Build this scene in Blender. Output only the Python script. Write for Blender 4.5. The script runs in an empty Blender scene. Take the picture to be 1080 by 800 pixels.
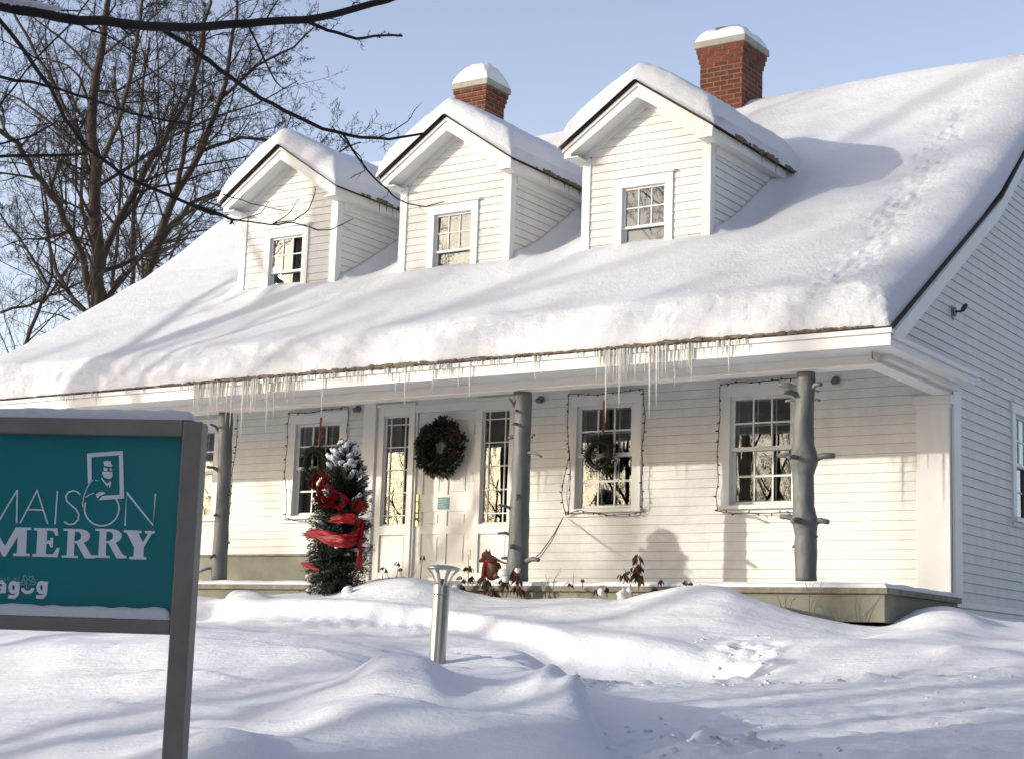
import bpy, math, random
import numpy as np
from mathutils import Vector, Matrix, noise
random.seed(7)
PI = math.pi
V = Vector
SC = bpy.context.scene
COL = SC.collection

# ------------------------------------------------------------------ camera
F_PX, YAW, PITCH, ROLL = 1788.777, 0.58764643, 0.16215795, 0.03279766
CAM = np.array([5.86573775, -17.06895148, -0.81411853])
def cam_axes(y, p, r):
    f = np.array([-math.sin(y)*math.cos(p), math.cos(y)*math.cos(p), math.sin(p)])
    rt = np.array([math.cos(y), math.sin(y), 0.0]); up = np.cross(rt, f)
    return rt*math.cos(r)+up*math.sin(r), -rt*math.sin(r)+up*math.cos(r), f
RX, RU, RF = cam_axes(YAW, PITCH, ROLL)
cam = bpy.data.cameras.new('camera'); camo = bpy.data.objects.new('camera', cam); COL.objects.link(camo)
cam.sensor_fit = 'HORIZONTAL'; cam.sensor_width = 36.0; cam.lens = F_PX/1080*36.0
cam.clip_start = 0.1; cam.clip_end = 3000
camo.matrix_world = Matrix(((RX[0], RU[0], -RF[0], CAM[0]), (RX[1], RU[1], -RF[1], CAM[1]), (RX[2], RU[2], -RF[2], CAM[2]), (0, 0, 0, 1)))
SC.camera = camo

# ------------------------------------------------------------------ world and sun
SUN_AZ, SUN_EL = math.radians(222.0), math.radians(12.4)      # azimuth from +Y towards +X
w = bpy.data.worlds.new("World"); SC.world = w; w.use_nodes = True
nt = w.node_tree; nt.nodes.clear()
sky = nt.nodes.new('ShaderNodeTexSky'); sky.sky_type = 'NISHITA'; sky.sun_disc = False
sky.sun_elevation = SUN_EL; sky.sun_rotation = SUN_AZ; sky.altitude = 200; sky.air_density = 1.0; sky.dust_density = 1.6; sky.ozone_density = 1.5
bg = nt.nodes.new('ShaderNodeBackground'); bg.inputs[1].default_value = 0.15
wo = nt.nodes.new('ShaderNodeOutputWorld')
hz = nt.nodes.new('ShaderNodeMixRGB'); hz.blend_type = 'ADD'; hz.inputs[0].default_value = 1.0; hz.inputs[2].default_value = (.36, .15, .13, 1)   # thin high haze over the whole sky
nt.links.new(sky.outputs[0], hz.inputs[1]); 
tcw = nt.nodes.new('ShaderNodeTexCoord'); sx_ = nt.nodes.new('ShaderNodeSeparateXYZ'); nt.links.new(tcw.outputs['Generated'], sx_.inputs[0])
om = nt.nodes.new('ShaderNodeMath'); om.operation = 'SUBTRACT'; om.inputs[0].default_value = 1.0; om.use_clamp = True; nt.links.new(sx_.outputs[2], om.inputs[1])
pw_ = nt.nodes.new('ShaderNodeMath'); pw_.operation = 'POWER'; pw_.inputs[1].default_value = 5.0; nt.links.new(om.outputs[0], pw_.inputs[0])
h2 = nt.nodes.new('ShaderNodeMixRGB'); h2.blend_type = 'ADD'; h2.inputs[2].default_value = (2.5, 2.15, 2.3, 1); nt.links.new(pw_.outputs[0], h2.inputs[0]); nt.links.new(hz.outputs[0], h2.inputs[1])
nt.links.new(h2.outputs[0], bg.inputs[0]); nt.links.new(bg.outputs[0], wo.inputs[0])
sl = bpy.data.lights.new('sun', 'SUN'); sl.energy = 2.15; sl.angle = math.radians(0.55); sl.color = (1.0, 0.948, 0.845)
so = bpy.data.objects.new('sun', sl); COL.objects.link(so)
sd = V((math.sin(SUN_AZ)*math.cos(SUN_EL), math.cos(SUN_AZ)*math.cos(SUN_EL), math.sin(SUN_EL)))
so.rotation_euler = sd.to_track_quat('Z', 'Y').to_euler(); so.location = (-20, -20, 15)
SC.view_settings.view_transform = 'Standard'; SC.view_settings.look = 'None'
SC.view_settings.exposure = 0.80; SC.view_settings.gamma = 1.0; SC.view_settings.use_curve_mapping = False
SC.cycles.max_bounces = 8; SC.cycles.transparent_max_bounces = 12

# ------------------------------------------------------------------ pixel helpers (photo 1080x800)
def ray(x, y): return (x-540)/F_PX*RX-(y-400)/F_PX*RU+RF
def on(x, y, ax, val):
    d = ray(x, y); t = (val-CAM[ax])/d[ax]; return V(CAM+t*d)
def at(x, y, s):
    d = ray(x, y); return V(CAM+d*(s/math.hypot(d[0], d[1])))
def px_of(P):
    v = np.asarray(P)-CAM; z = v@RF; return 540+F_PX*(v@RX)/z, 400-F_PX*(v@RU)/z

# ------------------------------------------------------------------ materials
def newmat(name):
    m = bpy.data.materials.new(name); m.use_nodes = True; t = m.node_tree
    return m, t, t.nodes['Principled BSDF']
def noise_node(t, scale, detail=4, rough=.55, vec=None, dist=0):
    n = t.nodes.new('ShaderNodeTexNoise'); n.inputs['Scale'].default_value = scale
    n.inputs['Detail'].default_value = detail; n.inputs['Roughness'].default_value = rough; n.inputs['Distortion'].default_value = dist
    if vec: t.links.new(vec, n.inputs['Vector'])
    return n
def ramp(t, fac, stops):
    r = t.nodes.new('ShaderNodeValToRGB'); e = r.color_ramp.elements
    while len(e) < len(stops): e.new(.5)
    for el, (p, c) in zip(e, stops): el.position = p; el.color = (*c, 1)
    t.links.new(fac, r.inputs[0]); return r
def coords(t, scale=(1, 1, 1), kind='Object'):
    tc = t.nodes.new('ShaderNodeTexCoord'); mp = t.nodes.new('ShaderNodeMapping'); mp.inputs['Scale'].default_value = scale
    t.links.new(tc.outputs[kind], mp.inputs[0]); return mp.outputs[0]
def bump(t, b, h, strength, dist):
    n = t.nodes.new('ShaderNodeBump'); n.inputs['Strength'].default_value = strength; n.inputs['Distance'].default_value = dist
    t.links.new(h, n.inputs['Height']); t.links.new(n.outputs[0], b.inputs['Normal']); return n
def simple(name, c1, c2, rough=.6, scale=6, bs=.0, bd=.003, stretch=(1, 1, 1), bscale=None, metal=0, spec=.5):
    m, t, b = newmat(name); vec = coords(t, stretch)
    n = noise_node(t, scale, 6, .6, vec); r = ramp(t, n.outputs[0], [(.3, c1), (.7, c2)])
    t.links.new(r.outputs[0], b.inputs['Base Color']); b.inputs['Roughness'].default_value = rough
    b.inputs['Metallic'].default_value = metal; b.inputs['Specular IOR Level'].default_value = spec
    if bs:
        n2 = noise_node(t, bscale or scale*4, 6, .65, vec); bump(t, b, n2.outputs[0], bs, bd)
    return m
M = {}
M['paint'] = simple('white_paint', (.69, .685, .645), (.76, .755, .715), .55, 3.0, .25, .003, (1, 1, 3), 14)
def wear(m, amt=.16):
    t = m.node_tree; b = t.nodes['Principled BSDF']; src = b.inputs['Base Color'].links[0].from_socket
    v = coords(t, (2.2, 2.2, .55)); n = noise_node(t, 2.6, 8, .68, v); r = ramp(t, n.outputs[0], [(.36, (1-amt*1.5, 1-amt*1.65, 1-amt*1.9)), (.56, (1, 1, 1))])
    n2 = noise_node(t, 26, 5, .7, coords(t, (1, 1, 2.2))); r2 = ramp(t, n2.outputs[0], [(.34, (1-amt, 1-amt*1.1, 1-amt*1.3)), (.48, (1, 1, 1))])
    for q in (r, r2):
        mx = t.nodes.new('ShaderNodeMixRGB'); mx.blend_type = 'MULTIPLY'; mx.inputs[0].default_value = 1; t.links.new(src, mx.inputs[1]); t.links.new(q.outputs[0], mx.inputs[2]); src = mx.outputs[0]
    t.links.new(src, b.inputs['Base Color'])
wear(M['paint'], .035)
M['trim'] = simple('white_trim_paint', (.71, .708, .675), (.77, .768, .735), .45, 2.0, .12, .002, (1, 1, 1), 20)
wear(M['trim'], .02)
M['door'] = simple('door_paint', (.71, .70, .65), (.76, .75, .70), .4, 2.0)
M['sheathing'] = simple('old_sheathing_boards', (.36, .32, .25), (.46, .41, .33), .9, 6)
M['bluetrim'] = simple('rake_edge_metal', (.33, .37, .40), (.45, .49, .52), .5, 4)
M['taupe'] = simple('foundation_paint', (.17, .165, .12), (.23, .225, .17), .7, 5, .3, .004)
M['deckedge'] = simple('deck_edge_paint', (.12, .10, .07), (.26, .23, .17), .7, 9, .3, .003)
M['darkwood'] = simple('dark_shingle_edge', (.03, .018, .009), (.16, .095, .045), .85, 18, .8, .01)
M['roofedge'] = simple('dark_roofing', (.012, .009, .007), (.05, .032, .018), .85, 18, .8, .01)
M['post'] = simple('grey_painted_trunk', (.088, .090, .085), (.165, .17, .16), .55, 7, .6, .015, (1, 1, .3), 16)
M['cut'] = simple('cut_stub_end', (.17, .14, .10), (.30, .25, .18), .8, 20)
M['bark'] = simple('bark', (.020, .013, .008), (.060, .038, .024), .9, 6, .8, .02, (3, 3, .6), 10)
M['twig'] = simple('twig_bark', (.014, .009, .006), (.040, .026, .018), .9, 4)
M['dark_bark'] = simple('near_branch_bark', (.012, .009, .007), (.040, .029, .022), .9, 12, .8, .008, (1, 1, 1), 40)
M['concrete'] = simple('chimney_cap_concrete', (.25, .24, .20), (.38, .36, .30), .85, 7, .4, .005)
M['metal_dark'] = simple('dark_metal', (.04, .05, .06), (.08, .09, .11), .45, 8, metal=.7)
M['steel'] = simple('brushed_steel', (.42, .41, .38), (.56, .54, .50), .34, 3, .15, .001, (60, 60, 1), 8, metal=1.0)
M['brass'] = simple('brass', (.30, .22, .12), (.42, .32, .18), .35, 5, metal=1)
M['signframe'] = simple('sign_frame_metal', (.185, .165, .135), (.235, .21, .175), .5, 6, .2, .0006, (1, 1, 1), 300)
M['teal'] = simple('sign_teal', (.002, .165, .185), (.004, .20, .22), .38, 2.0)
M['tealplate'] = simple('plate_teal', (.01, .12, .14), (.02, .16, .18), .4, 9)
M['white'] = simple('sign_white', (.74, .74, .76), (.80, .80, .82), .5, 5)
M['paleteal'] = simple('sign_pale_teal', (.20, .38, .40), (.26, .45, .46), .5, 5)
M['needle'] = simple('fir_needles', (.008, .020, .010), (.028, .052, .028), .7, 9)
M['leaf'] = simple('wreath_leaves', (.005, .012, .005), (.022, .040, .014), .55, 12)
M['ribbon'] = simple('red_ribbon', (.26, .006, .008), (.38, .014, .014), .45, 5)
M['berry'] = simple('red_berries', (.16, .006, .006), (.24, .012, .01), .3, 5)
M['deadleaf'] = simple('dead_leaf', (.035, .014, .008), (.12, .055, .025), .9, 20)
M['stem'] = simple('dry_stem', (.15, .10, .06), (.30, .22, .14), .9, 12)
M['wire'] = simple('light_wire', (.010, .016, .012), (.03, .035, .025), .6, 20)
M['bulb'] = simple('small_bulb', (.03, .03, .025), (.12, .12, .10), .25, 30)
M['fur'] = simple('figurine_paint', (.10, .035, .015), (.30, .13, .06), .7, 22, .6, .006)
M['lampgrey'] = simple('spotlight_grey', (.10, .10, .10), (.18, .18, .17), .5, 12)
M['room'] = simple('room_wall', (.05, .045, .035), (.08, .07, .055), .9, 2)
M['curtain'] = simple('curtain_cloth', (.20, .19, .15), (.30, .28, .23), .9, 3, .6, .02, (14, 14, .3), 3)
M['dirtyice'] = simple('dirty_eave_ice', (.05, .032, .014), (.30, .25, .17), .5, 16, 1.0, .02)

def snowmat(name, c=(.735, .737, .745), fine=1.0, ripple=.0):
    m, t, b = newmat(name); vec = coords(t)
    n1 = noise_node(t, 2.2, 5, .5, vec); n2 = noise_node(t, 26, 6, .72, vec); n3 = noise_node(t, 260, 2, .6, vec)
    a = t.nodes.new('ShaderNodeMath'); a.operation = 'MULTIPLY_ADD'; a.inputs[1].default_value = .30*fine
    t.links.new(n2.outputs[0], a.inputs[0]); t.links.new(n1.outputs[0], a.inputs[2])
    a2 = t.nodes.new('ShaderNodeMath'); a2.operation = 'MULTIPLY_ADD'; a2.inputs[1].default_value = .06*fine
    t.links.new(n3.outputs[0], a2.inputs[0]); t.links.new(a.outputs[0], a2.inputs[2])
    n4 = noise_node(t, 1.0, 4, .6, coords(t, (3.0, 11.0, 5.0)), .6)
    a3 = t.nodes.new('ShaderNodeMath'); a3.operation = 'MULTIPLY_ADD'; a3.inputs[1].default_value = ripple
    t.links.new(n4.outputs[0], a3.inputs[0]); t.links.new(a2.outputs[0], a3.inputs[2])
    bump(t, b, a3.outputs[0], .9, .04)
    lo = tuple(x*.965 for x in c); r = ramp(t, n1.outputs[0], [(.3, lo), (.7, c)])
    t.links.new(r.outputs[0], b.inputs['Base Color'])
    b.inputs['Roughness'].default_value = .55; b.inputs['Specular IOR Level'].default_value = .35
    b.inputs['Subsurface Weight'].default_value = 0.0
    return m
M['snow'] = snowmat('snow', (.90, .90, .905), fine=.9, ripple=.28); M['roofsnow'] = snowmat('roof_snow', (.78, .782, .79), fine=1.6); M['smallsnow'] = snowmat('small_snow', fine=.8)

def icemat():
    m, t, b = newmat('icicle_ice'); b.inputs['Base Color'].default_value = (.93, .92, .87, 1)
    b.inputs['Roughness'].default_value = .16; b.inputs['Transmission Weight'].default_value = .5; b.inputs['IOR'].default_value = 1.31
    n = noise_node(t, 30, 3, .5, coords(t, (1, 1, .3))); bump(t, b, n.outputs[0], .4, .004)
    return m
M['ice'] = icemat()
def icemat2():
    m, t, b = newmat('amber_icicle_ice'); b.inputs['Base Color'].default_value = (.84, .79, .66, 1)
    b.inputs['Roughness'].default_value = .15; b.inputs['Transmission Weight'].default_value = .3; b.inputs['IOR'].default_value = 1.31
    return m
M['amber'] = icemat2()
def glassmat():
    m = bpy.data.materials.new('window_glass'); m.use_nodes = True; t = m.node_tree; t.nodes.clear()
    o = t.nodes.new('ShaderNodeOutputMaterial'); mx = t.nodes.new('ShaderNodeMixShader')
    tr = t.nodes.new('ShaderNodeBsdfTransparent'); tr.inputs[0].default_value = (.80, .83, .80, 1)
    gl = t.nodes.new('ShaderNodeBsdfGlossy'); gl.inputs['Roughness'].default_value = .0; gl.inputs[0].default_value = (.82, .88, .95, 1)
    lw = t.nodes.new('ShaderNodeFresnel'); lw.inputs[0].default_value = 1.5
    ma = t.nodes.new('ShaderNodeMath'); ma.operation = 'MULTIPLY_ADD'; ma.inputs[1].default_value = 1.3; ma.inputs[2].default_value = .07
    ma.use_clamp = True
    n = noise_node(t, 1.6, 2, .4, coords(t)); bp = t.nodes.new('ShaderNodeBump'); bp.inputs['Strength'].default_value = .35; bp.inputs['Distance'].default_value = .002
    t.links.new(n.outputs[0], bp.inputs['Height']); t.links.new(bp.outputs[0], gl.inputs['Normal'])
    t.links.new(lw.outputs[0], ma.inputs[0]); t.links.new(ma.outputs[0], mx.inputs[0])
    t.links.new(tr.outputs[0], mx.inputs[1]); t.links.new(gl.outputs[0], mx.inputs[2]); t.links.new(mx.outputs[0], o.inputs[0])
    return m
M['glass'] = glassmat()
def brickmat():
    m, t, b = newmat('red_brick'); tc = t.nodes.new('ShaderNodeTexCoord'); s = t.nodes.new('ShaderNodeSeparateXYZ')
    t.links.new(tc.outputs['Object'], s.inputs[0]); a = t.nodes.new('ShaderNodeMath'); t.links.new(s.outputs[0], a.inputs[0]); t.links.new(s.outputs[1], a.inputs[1])
    c = t.nodes.new('ShaderNodeCombineXYZ'); t.links.new(a.outputs[0], c.inputs[0]); t.links.new(s.outputs[2], c.inputs[1])
    br = t.nodes.new('ShaderNodeTexBrick'); t.links.new(c.outputs[0], br.inputs['Vector'])
    br.inputs['Scale'].default_value = 1.0; br.inputs['Brick Width'].default_value = .21; br.inputs['Row Height'].default_value = .073
    br.inputs['Mortar Size'].default_value = .009; br.inputs['Mortar Smooth'].default_value = .2; br.inputs['Bias'].default_value = -.1
    br.inputs['Color1'].default_value = (.175, .042, .020, 1); br.inputs['Color2'].default_value = (.085, .026, .014, 1); br.inputs['Mortar'].default_value = (.20, .135, .095, 1)
    n = noise_node(t, 14, 5, .7, tc.outputs['Object']); mx = t.nodes.new('ShaderNodeMixRGB'); mx.blend_type = 'MULTIPLY'; mx.inputs[0].default_value = .6
    r = ramp(t, n.outputs[0], [(.3, (.30, .29, .29)), (.65, (1.25, 1.15, 1.05))])
    t.links.new(br.outputs[0], mx.inputs[1]); t.links.new(r.outputs[0], mx.inputs[2]); t.links.new(mx.outputs[0], b.inputs['Base Color'])
    inv = t.nodes.new('ShaderNodeMath'); inv.operation = 'SUBTRACT'; inv.inputs[0].default_value = 1; t.links.new(br.outputs['Fac'], inv.inputs[1])
    bump(t, b, inv.outputs[0], .9, .008); b.inputs['Roughness'].default_value = .9
    return m
M['brick'] = brickmat()
def ribbonmat():
    m, t, b = newmat('sheer_red_ribbon'); b.inputs['Base Color'].default_value = (.22, .002, .004, 1); b.inputs['Roughness'].default_value = .45
    b.inputs['Alpha'].default_value = .97; b.inputs['Specular IOR Level'].default_value = .25
    n = noise_node(t, 60, 3, .6, coords(t)); bump(t, b, n.outputs[0], .5, .004); return m
M['sheer'] = ribbonmat()

# ------------------------------------------------------------------ mesh builder
class MB:
    def __init__(s): s.v = []; s.f = []
    def quad(s, *p):
        n = len(s.v); s.v += [tuple(q) for q in p]; s.f.append(tuple(range(n, n+len(p))))
    def box(s, a, b, mat=None):
        x0, y0, z0 = a; x1, y1, z1 = b; n = len(s.v)
        P = [(x0, y0, z0), (x1, y0, z0), (x1, y1, z0), (x0, y1, z0), (x0, y0, z1), (x1, y0, z1), (x1, y1, z1), (x0, y1, z1)]
        if mat: P = [tuple(mat @ V(p)) for p in P]
        s.v += P; s.f += [tuple(n+i for i in q) for q in ((0, 3, 2, 1), (4, 5, 6, 7), (0, 1, 5, 4), (1, 2, 6, 5), (2, 3, 7, 6), (3, 0, 4, 7))]
    def prism(s, poly, fr, t0, t1):          # poly 2d list; fr = (origin,u,v,n)
        o, u, v_, n_ = fr; n = len(s.v); k = len(poly)
        for t in (t0, t1):
            s.v += [tuple(o+u*a+v_*b+n_*t) for a, b in poly]
        s.f.append(tuple(n+i for i in range(k))[::-1]); s.f.append(tuple(n+k+i for i in range(k)))
        for i in range(k): j = (i+1) % k; s.f.append((n+i, n+j, n+k+j, n+k+i))
    def tube(s, pts, rad, sides=6, cap=True):
        pts = [V(p) for p in pts]; n0 = len(s.v); k = len(pts)
        if not hasattr(rad, '__len__'): rad = [rad]*k
        T = (pts[1]-pts[0]).normalized(); a = T.orthogonal().normalized()
        for i, p in enumerate(pts):
            T = (pts[min(i+1, k-1)]-pts[max(i-1, 0)]).normalized()
            a = (a-T*a.dot(T)); a = a.normalized() if a.length > 1e-6 else T.orthogonal().normalized()
            b = T.cross(a)
            for j in range(sides):
                an = 2*PI*j/sides; q = p+(a*math.cos(an)+b*math.sin(an))*rad[i]; s.v.append((q.x, q.y, q.z))
        for i in range(k-1):
            for j in range(sides):
                j2 = (j+1) % sides; s.f.append((n0+i*sides+j, n0+i*sides+j2, n0+(i+1)*sides+j2, n0+(i+1)*sides+j))
        if cap:
            s.f.append(tuple(n0+j for j in range(sides))[::-1]); s.f.append(tuple(n0+(k-1)*sides+j for j in range(sides)))
    def ball(s, c, r, seg=8, rings=6, jit=0, mat=None):
        c = V(c); r = V(r) if hasattr(r, '__len__') else V((r, r, r)); n0 = len(s.v)
        P = [V((0, 0, 1))]
        for i in range(1, rings):
            th = PI*i/rings
            for j in range(seg):
                ph = 2*PI*j/seg; P.append(V((math.sin(th)*math.cos(ph), math.sin(th)*math.sin(ph), math.cos(th))))
        P.append(V((0, 0, -1)))
        for p in P:
            k = 1+jit*(noise.noise(p*1.7+c*9)) if jit else 1
            q = V((p.x*r.x, p.y*r.y, p.z*r.z))*k
            if mat: q = mat @ q
            s.v.append(tuple(c+q))
        for j in range(seg): s.f.append((n0, n0+1+j, n0+1+(j+1) % seg))
        for i in range(rings-2):
            for j in range(seg):
                a = n0+1+i*seg; s.f.append((a+j, a+seg+j, a+seg+(j+1) % seg, a+(j+1) % seg))
        l = len(s.v)-1; a = n0+1+(rings-2)*seg
        for j in range(seg): s.f.append((l, a+(j+1) % seg, a+j))
    def build(s, name, mat, parent=None, smooth=False, bevel=0, autosmooth=None):
        me = bpy.data.meshes.new(name); off = V((0, 0, 0)); q = parent
        while q is not None: off += q.location; q = q.parent
        vs = s.v if off.length == 0 else [(a-off.x, b-off.y, c-off.z) for a, b, c in s.v]
        me.from_pydata(vs, [], s.f); me.update()
        me.materials.append(M[mat] if isinstance(mat, str) else mat)
        if smooth: me.polygons.foreach_set('use_smooth', [True]*len(me.polygons))
        o = bpy.data.objects.new(name, me); COL.objects.link(o)
        if parent: o.parent = parent
        if bevel:
            b = o.modifiers.new('bevel', 'BEVEL'); b.width = bevel; b.segments = 2; b.limit_method = 'ANGLE'; b.harden_normals = False
        return o
def tag(o, label=None, cat=None, group=None, kind=None):
    if label: o['label'] = label
    if cat: o['category'] = cat
    if group: o['group'] = group
    if kind: o['kind'] = kind
    return o
def thing(name, loc, label, cat, group=None):
    o = bpy.data.objects.new(name, None); o.location = loc; o.empty_display_size = .2; COL.objects.link(o)
    return tag(o, label, cat, group)
def grid_mesh(name, X, Y, Z, mat, smooth=True):
    ny, nx = X.shape; me = bpy.data.meshes.new(name)
    co = np.stack([X, Y, Z], -1).reshape(-1, 3)
    i = np.arange(ny-1)[:, None]*nx+np.arange(nx-1)[None]; q = np.stack([i, i+1, i+nx+1, i+nx], -1).reshape(-1, 4)
    me.vertices.add(len(co)); me.vertices.foreach_set('co', co.ravel())
    me.loops.add(q.size); me.loops.foreach_set('vertex_index', q.ravel().astype(np.int32))
    me.polygons.add(len(q)); me.polygons.foreach_set('loop_start', np.arange(0, q.size, 4, dtype=np.int32))
    me.update(calc_edges=True); me.validate()
    me.polygons.foreach_set('use_smooth', [smooth]*len(q)); me.materials.append(M[mat])
    o = bpy.data.objects.new(name, me); COL.objects.link(o); return o
def nz(x, y, z=0.0, oct_=3): return noise.fractal((x, y, z), 1.0, 2.0, oct_)

# ------------------------------------------------------------------ ground
COLS = np.array([-600, -200, 0, 100, 200, 228, 250, 300, 350, 375, 400, 430, 460, 500, 550, 580, 600, 620, 650, 690, 720, 760, 800, 850, 900, 930, 960, 1000, 1040, 1080, 1300])
def row(d):
    k = sorted(d); return np.interp(COLS, k, [d[a] for a in k])
ROWS = [
 (-12.2, row({0: 905, 1080: 930})),
 (-11.0, row({0: 815, 100: 805, 200: 790, 228: 779, 260: 786, 300: 808, 400: 830, 600: 850, 1080: 855})),
 (-10.0, row({0: 765, 100: 762, 200: 760, 250: 770, 300: 765, 350: 745, 400: 742, 450: 752, 500: 760, 550: 760, 600: 766, 620: 788, 650: 808, 1080: 815})),
 (-9.0, row({0: 735, 100: 730, 200: 722, 300: 727, 350: 724, 375: 709, 400: 702, 430: 702, 460: 705, 500: 716, 550: 722, 580: 706, 600: 710, 620: 740, 640: 776, 700: 786, 1080: 780})),
 (-8.5, row({0: 715, 200: 705, 300: 706, 350: 708, 400: 708, 460: 712, 500: 718, 550: 718, 580: 709, 600: 722, 620: 752, 650: 767, 700: 768, 1080: 765})),
 (-8.0, row({0: 690, 200: 678, 300: 682, 350: 685, 400: 696, 450: 710, 500: 708, 530: 704, 560: 706, 590: 716, 620: 748, 650: 755, 700: 756, 1080: 752})),
 (-7.0, row({0: 672, 200: 664, 300: 671, 400: 682, 450: 700, 500: 700, 530: 698, 560: 706, 600: 726, 650: 736, 700: 738, 1080: 735})),
 (-6.2, row({0: 666, 200: 662, 300: 672, 350: 674, 400: 677, 450: 683, 500: 685, 530: 684, 560: 696, 580: 708, 600: 722, 650: 726, 700: 726, 1080: 722})),
 (-5.6, row({0: 662, 200: 660, 300: 667, 350: 670, 400: 676, 450: 688, 500: 697, 550: 707, 600: 716, 650: 720, 750: 721, 800: 722, 850: 721, 900: 719, 950: 716, 1000: 712, 1080: 710})),
 (-4.9, row({0: 661, 200: 660, 228: 660, 250: 658, 300: 661, 350: 661, 400: 663, 450: 667, 500: 670, 550: 673, 600: 676, 650: 681, 700: 686, 750: 700, 770: 700, 800: 695, 850: 691, 900: 692, 950: 690, 1000: 690, 1080: 694})),
 (-4.2, row({0: 659, 200: 657, 228: 656, 250: 646, 300: 645, 350: 645, 400: 648, 450: 652, 500: 656, 550: 659, 600: 661, 650: 664, 700: 668, 750: 672, 800: 676, 850: 682, 900: 684, 950: 680, 1000: 679, 1080: 684})),
 (-3.4, row({0: 655, 200: 653, 226: 652, 238: 641, 250: 634, 300: 634, 350: 635, 400: 637, 450: 640, 500: 642, 550: 642, 600: 642, 650: 642, 700: 638, 750: 640, 800: 655, 850: 664, 900: 672, 950: 668, 1000: 662, 1080: 671})),
 (-2.8, row({0: 648, 200: 645, 225: 644, 240: 634, 250: 631, 300: 629, 350: 627, 400: 619, 430: 618, 460: 623, 500: 634, 550: 636, 600: 637, 650: 637, 690: 629, 720: 623, 750: 622, 780: 627, 820: 642, 870: 657, 920: 665, 960: 657, 1000: 652, 1080: 663})),
 (-2.1, row({0: 632, 200: 627, 250: 630, 300: 626, 350: 620, 400: 609, 430: 609, 460: 614, 500: 627, 550: 632, 600: 630, 650: 634, 690: 632, 720: 629, 760: 629, 800: 637, 850: 652, 900: 660, 930: 663, 950: 656, 980: 648, 1000: 647, 1040: 655, 1080: 660})),
 (-1.2, row({0: 640, 300: 640, 800: 650, 900: 665, 930: 660, 960: 645, 1000: 641, 1040: 652, 1080: 658})),
 (0.0, row({0: 640, 300: 640, 800: 650, 900: 665, 960: 645, 1000: 639, 1015: 641, 1045: 654, 1080: 657})),
 (2.0, row({0: 640, 900: 650, 1000: 650, 1080: 657})),
]
RY = np.array([r[0] for r in ROWS]); RT = np.array([[on(c, p, 1, y).z for c, p in zip(COLS, r)] for y, r in ROWS])
def axis(segs):
    out = []
    for a, b, s in segs: out += list(np.arange(a, b-1e-9, s))
    return np.array(out+[segs[-1][1]])
GX = axis([(-300, -60, 20), (-60, -24, 2), (-24, -14, .25), (-14, 4.5, .04), (4.5, 14, .25), (14, 60, 4), (60, 300, 30)])
GY = axis([(-300, -60, 30), (-60, -16, 2), (-16, -12, .2), (-12, 1.0, .036), (1.0, 6, .2), (6, 20, 1), (20, 60, 5), (60, 600, 60)])
XX, YY = np.meshgrid(GX, GY)
relx, rely, relz = XX-CAM[0], YY-CAM[1], np.full_like(XX, -.08)
dep = relx*RF[0]+rely*RF[1]+relz*RF[2]; PX = 540+F_PX*(relx*RX[0]+rely*RX[1]+relz*RX[2])/np.maximum(dep, .3)
PX = np.where(dep > .3, PX, np.where(relx*RX[0]+rely*RX[1] < 0, -600, 1300)); PX = np.clip(PX, -600, 1300)
ci = np.clip(np.searchsorted(COLS, PX)-1, 0, len(COLS)-2); tc_ = (PX-COLS[ci])/(COLS[ci+1]-COLS[ci])
tc_ = tc_*tc_*(3-2*tc_)*.5+tc_*.5
YC = np.clip(YY, RY[0], RY[-1]); ri = np.clip(np.searchsorted(RY, YC)-1, 0, len(RY)-2); tr_ = (YC-RY[ri])/(RY[ri+1]-RY[ri])
ZZ = (RT[ri, ci]*(1-tc_)+RT[ri, ci+1]*tc_)*(1-tr_)+(RT[ri+1, ci]*(1-tc_)+RT[ri+1, ci+1]*tc_)*tr_
base = np.interp(YY, [-40, -17, -12.2, -2, 3, 40, 600], [-2.6, -2.3, -1.75, -.5, -.35, -.4, -6])
dxo = np.maximum(0, np.maximum(-17-XX, XX-4.5)); wgt = np.exp(-(dxo/3.0)**2)
wgt *= np.where(YY < RY[0], np.exp(-((RY[0]-YY)/1.0)**2), 1)*np.where(YY > 2, np.exp(-((YY-2)/3)**2), 1)
ZZ = ZZ*wgt+base*(1-wgt)
def blur(Z, n):
    for _ in range(n):
        P = np.pad(Z, 1, mode='edge'); Z = (P[:-2, 1:-1]+P[2:, 1:-1]+P[1:-1, :-2]+P[1:-1, 2:]+2*Z)/6
    return Z
ZZ = blur(ZZ, 16)
_t = on(900, 767, 1, -8.6); _t0 = _t.y-.62*_t.x
TRACKS = [(_t0, .035, .035), (_t0-.14, .025, .03), (_t0+.55, .03, .05), (_t0+1.05, .03, .06), (_t0+1.7, .03, .05), (_t0-.6, .03, .05)]
BUMPS = [(425, -9.35, 45, .38, .10), (245, -11.1, 55, .3, .04), (252, -3.2, 26, .45, .07), (330, -3.5, 40, .3, .03), (520, -6.3, 60, .35, .05), (400, -2.9, 45, .35, .05), (735, -2.9, 60, .4, .06), (430, -10.2, 110, .18, .05), (330, -9.7, 90, .14, .05), (250, -10.3, 70, .13, .05), (480, -11.0, 70, .16, .05),
 (1000, -2.6, 40, .6, .08), (870, -4.4, 70, .35, .05), (965, -3.9, 50, .25, .05), (1040, -5.0, 50, .3, .06)]
vx = (GX > -16) & (GX < 6); vy = (GY > -14) & (GY < 3)
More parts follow.
